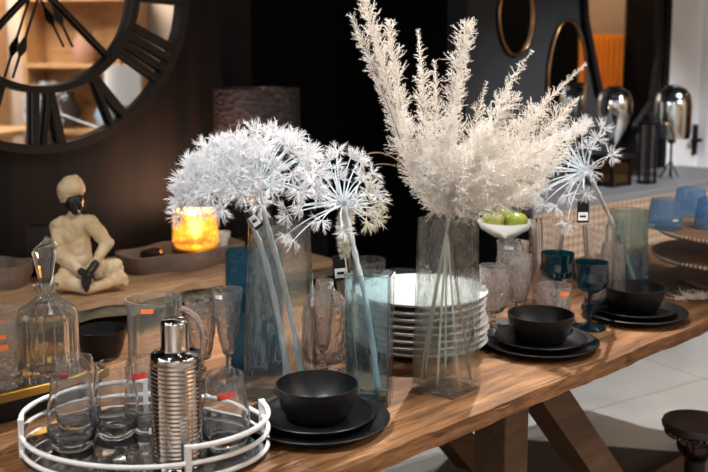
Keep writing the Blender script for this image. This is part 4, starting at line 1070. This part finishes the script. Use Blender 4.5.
narrow = lambda f: .55+.45*math.sin(PI*min(1, f*1.0+.0)) if f < .93 else .5
fir = lambda f: max(.12, (1-f)**.8) if f > .25 else .5+f*2
T_ = dict(dens=1.15)
spray_stem('cream feathery spray with the tallest two plumes at the left', [
    ((408, 165, .03), (388, 70, .03), (362, -6, .02), .030, dict(dens=1.3, prof=narrow, spread=.6)),
    ((404, 150, 0), (376, 70, 0), (352, 17, -.01), .020, dict(dens=1.1, prof=narrow, spread=.6)),
    ((412, 175, -.01), (396, 80, -.01), (389, 22, -.02), .026, dict(dens=1.2, prof=narrow, spread=.6)),
    ((418, 190, .04), (392, 140, .04), (398, 88, .03), .028, T_),
], 41, Vector((.050, .004, 0)), mat=M_plume, tmat=M_twig)
spray_stem('cream feathery spray rising to a tapering plume left of centre', [
    ((428, 160, -.02), (424, 90, -.02), (418, 30, -.02), .036, dict(dens=1.2, prof=fir)),
    ((432, 170, 0), (440, 110, 0), (434, 60, .0), .034, dict(dens=1.2, prof=fir)),
    ((430, 200, -.03), (412, 160, -.05), (402, 108, -.05), .036, T_),
], 42, Vector((-.052, .0, 0)))
spray_stem('cream feathery spray with one thick blunt upright plume', [
    ((450, 170, .01), (452, 90, .01), (468, 24, .01), .030, dict(dens=1.9, prof=lambda f: .8 if f < .9 else .65, spread=.7)),
    ((452, 205, -.05), (446, 150, -.07), (452, 110, -.07), .042, dict(dens=1.3)),
    ((462, 180, .04), (476, 120, .04), (487, 82, .04), .032, dict(dens=1, prof=fir)),
], 43, Vector((.0, .02, 0)))
spray_stem('cream feathery spray ending in a sparse fir-like tip', [
    ((478, 160, 0), (488, 105, 0), (533, 50, -.02), .034, dict(dens=.7, prof=lambda f: 0.05 if f < .45 else max(.15, 1.5*(1-f)), spread=.75)),
    ((462, 190, -.03), (480, 130, -.05), (520, 92, -.05), .042, T_),
    ((470, 195, .04), (510, 150, .06), (548, 95, .05), .040, T_),
    ((460, 205, -.06), (468, 165, -.09), (492, 128, -.09), .042, dict(dens=1.3)),
], 44, Vector((.022, -.022, 0)))
spray_stem('cream feathery spray fanning out widely to the right', [
    ((480, 190, -.02), (530, 110, -.03), (586, 64, -.03), .034, dict(dens=1.1, prof=fir, spread=.7)),
    ((480, 195, .02), (530, 145, .03), (578, 98, .03), .038, T_),
    ((485, 200, -.05), (540, 150, -.06), (592, 122, -.04), .034, T_),
    ((480, 205, 0), (535, 180, 0), (566, 152, .02), .034, T_),
    ((480, 208, -.06), (520, 200, -.08), (540, 184, -.07), .034, T_),
], 45, Vector((-.044, .008, 0)))
spray_stem('low cream feathery spray filling the mouth of the smoky vase', [
    ((445, 214, -.03), (440, 185, -.09), (425, 150, -.11), .042, dict(dens=1.4)),
    ((450, 212, -.05), (475, 185, -.12), (500, 160, -.13), .044, dict(dens=1.4)),
    ((446, 214, -.04), (455, 180, -.12), (462, 145, -.13), .044, dict(dens=1.4)),
    ((450, 200, -.04), (475, 160, -.10), (490, 118, -.10), .040, dict(dens=1.2)),
    ((440, 200, -.04), (425, 165, -.08), (428, 122, -.08), .036, dict(dens=1.2)),
    ((460, 205, -.05), (505, 175, -.10), (545, 140, -.10), .040, dict(dens=1.2)),
    ((455, 205, -.02), (490, 150, -.05), (515, 120, -.06), .038, dict(dens=1.2)),
    ((440, 214, .0), (420, 190, -.05), (412, 140, -.04), .034, T_),
    ((455, 214, -.04), (490, 208, -.10), (530, 188, -.10), .036, dict(dens=1.2)),
    ((452, 216, .04), (440, 190, .08), (450, 140, .1), .042, T_),
    ((455, 216, .04), (490, 190, .08), (530, 140, .1), .042, T_),
], 46, Vector((-.02, -.025, 0)))
# thin bare twig arching left
tw_ = thing('curled_twig', 'thin brown twig arching left from the bouquet towards the flower', 'twig')
link_mesh('stalk', tube(NB(), bez(mouth, atd(425, 190, dC), atd(408, 172, dC), 10)+bez(atd(408, 172, dC), atd(392, 150, dC), atd(372, 153, dC-.01), 10)[1:]+bez(atd(372, 153, dC-.01), atd(364, 154, dC), atd(360, 162, dC), 5)[1:], .0016, 6), M_twig, tw_)
link_mesh('side_twig', tube(NB(), bez(atd(408, 172, dC), atd(388, 160, dC), atd(371, 166, dC), 10), .0012, 6), M_twig, tw_)

# ------------------------------------------------------------------ price tags
def price_tag(px, py, dep, wpx, hpx, rz, tilt, label, top=None, bottom_white=True):
    c = atd(px, py, dep); k = dep/1000; W = wpx*k; H = hpx*k
    t = thing('price_tag', label, 'tag', c, rz); t.rotation_euler = (0, tilt, rz)
    link_mesh('card', box(NB(), (0, 0, 0), (W, .0015, H)), M_bmetal, t)
    link_mesh('label', box(NB(), (0, -.0012, -H*.2), (W*.82, .001, H*.38)), M_wht, t)
    link_mesh('text_line', box(NB(), (0, -.0021, -H*.2), (W*.5, .0006, H*.1)), M_bmetal, t)
    if top:
        q = atd(*top); m = Matrix.Translation(c) @ t.rotation_euler.to_matrix().to_4x4()
        link_mesh('string', tube(NB(), [m.inverted() @ q, Vector((0, 0, H/2))], .0008, 5), M_bmetal, t)
price_tag(583, 212, 2.36, 12, 22, 0, 0, 'black price tag with white label hanging from the far flower', (586, 171, d4))
price_tag(340, 268, VB.y+.04, 14, 26, .1, -.08, 'black price tag with pale label hanging behind the short vase', (344, 250, VB.y+.03))
price_tag(251, 216, dA-.075, 10, 30, .2, -.62, 'black price tag slanting across the clear vase top', (240, 200, dA-.04))
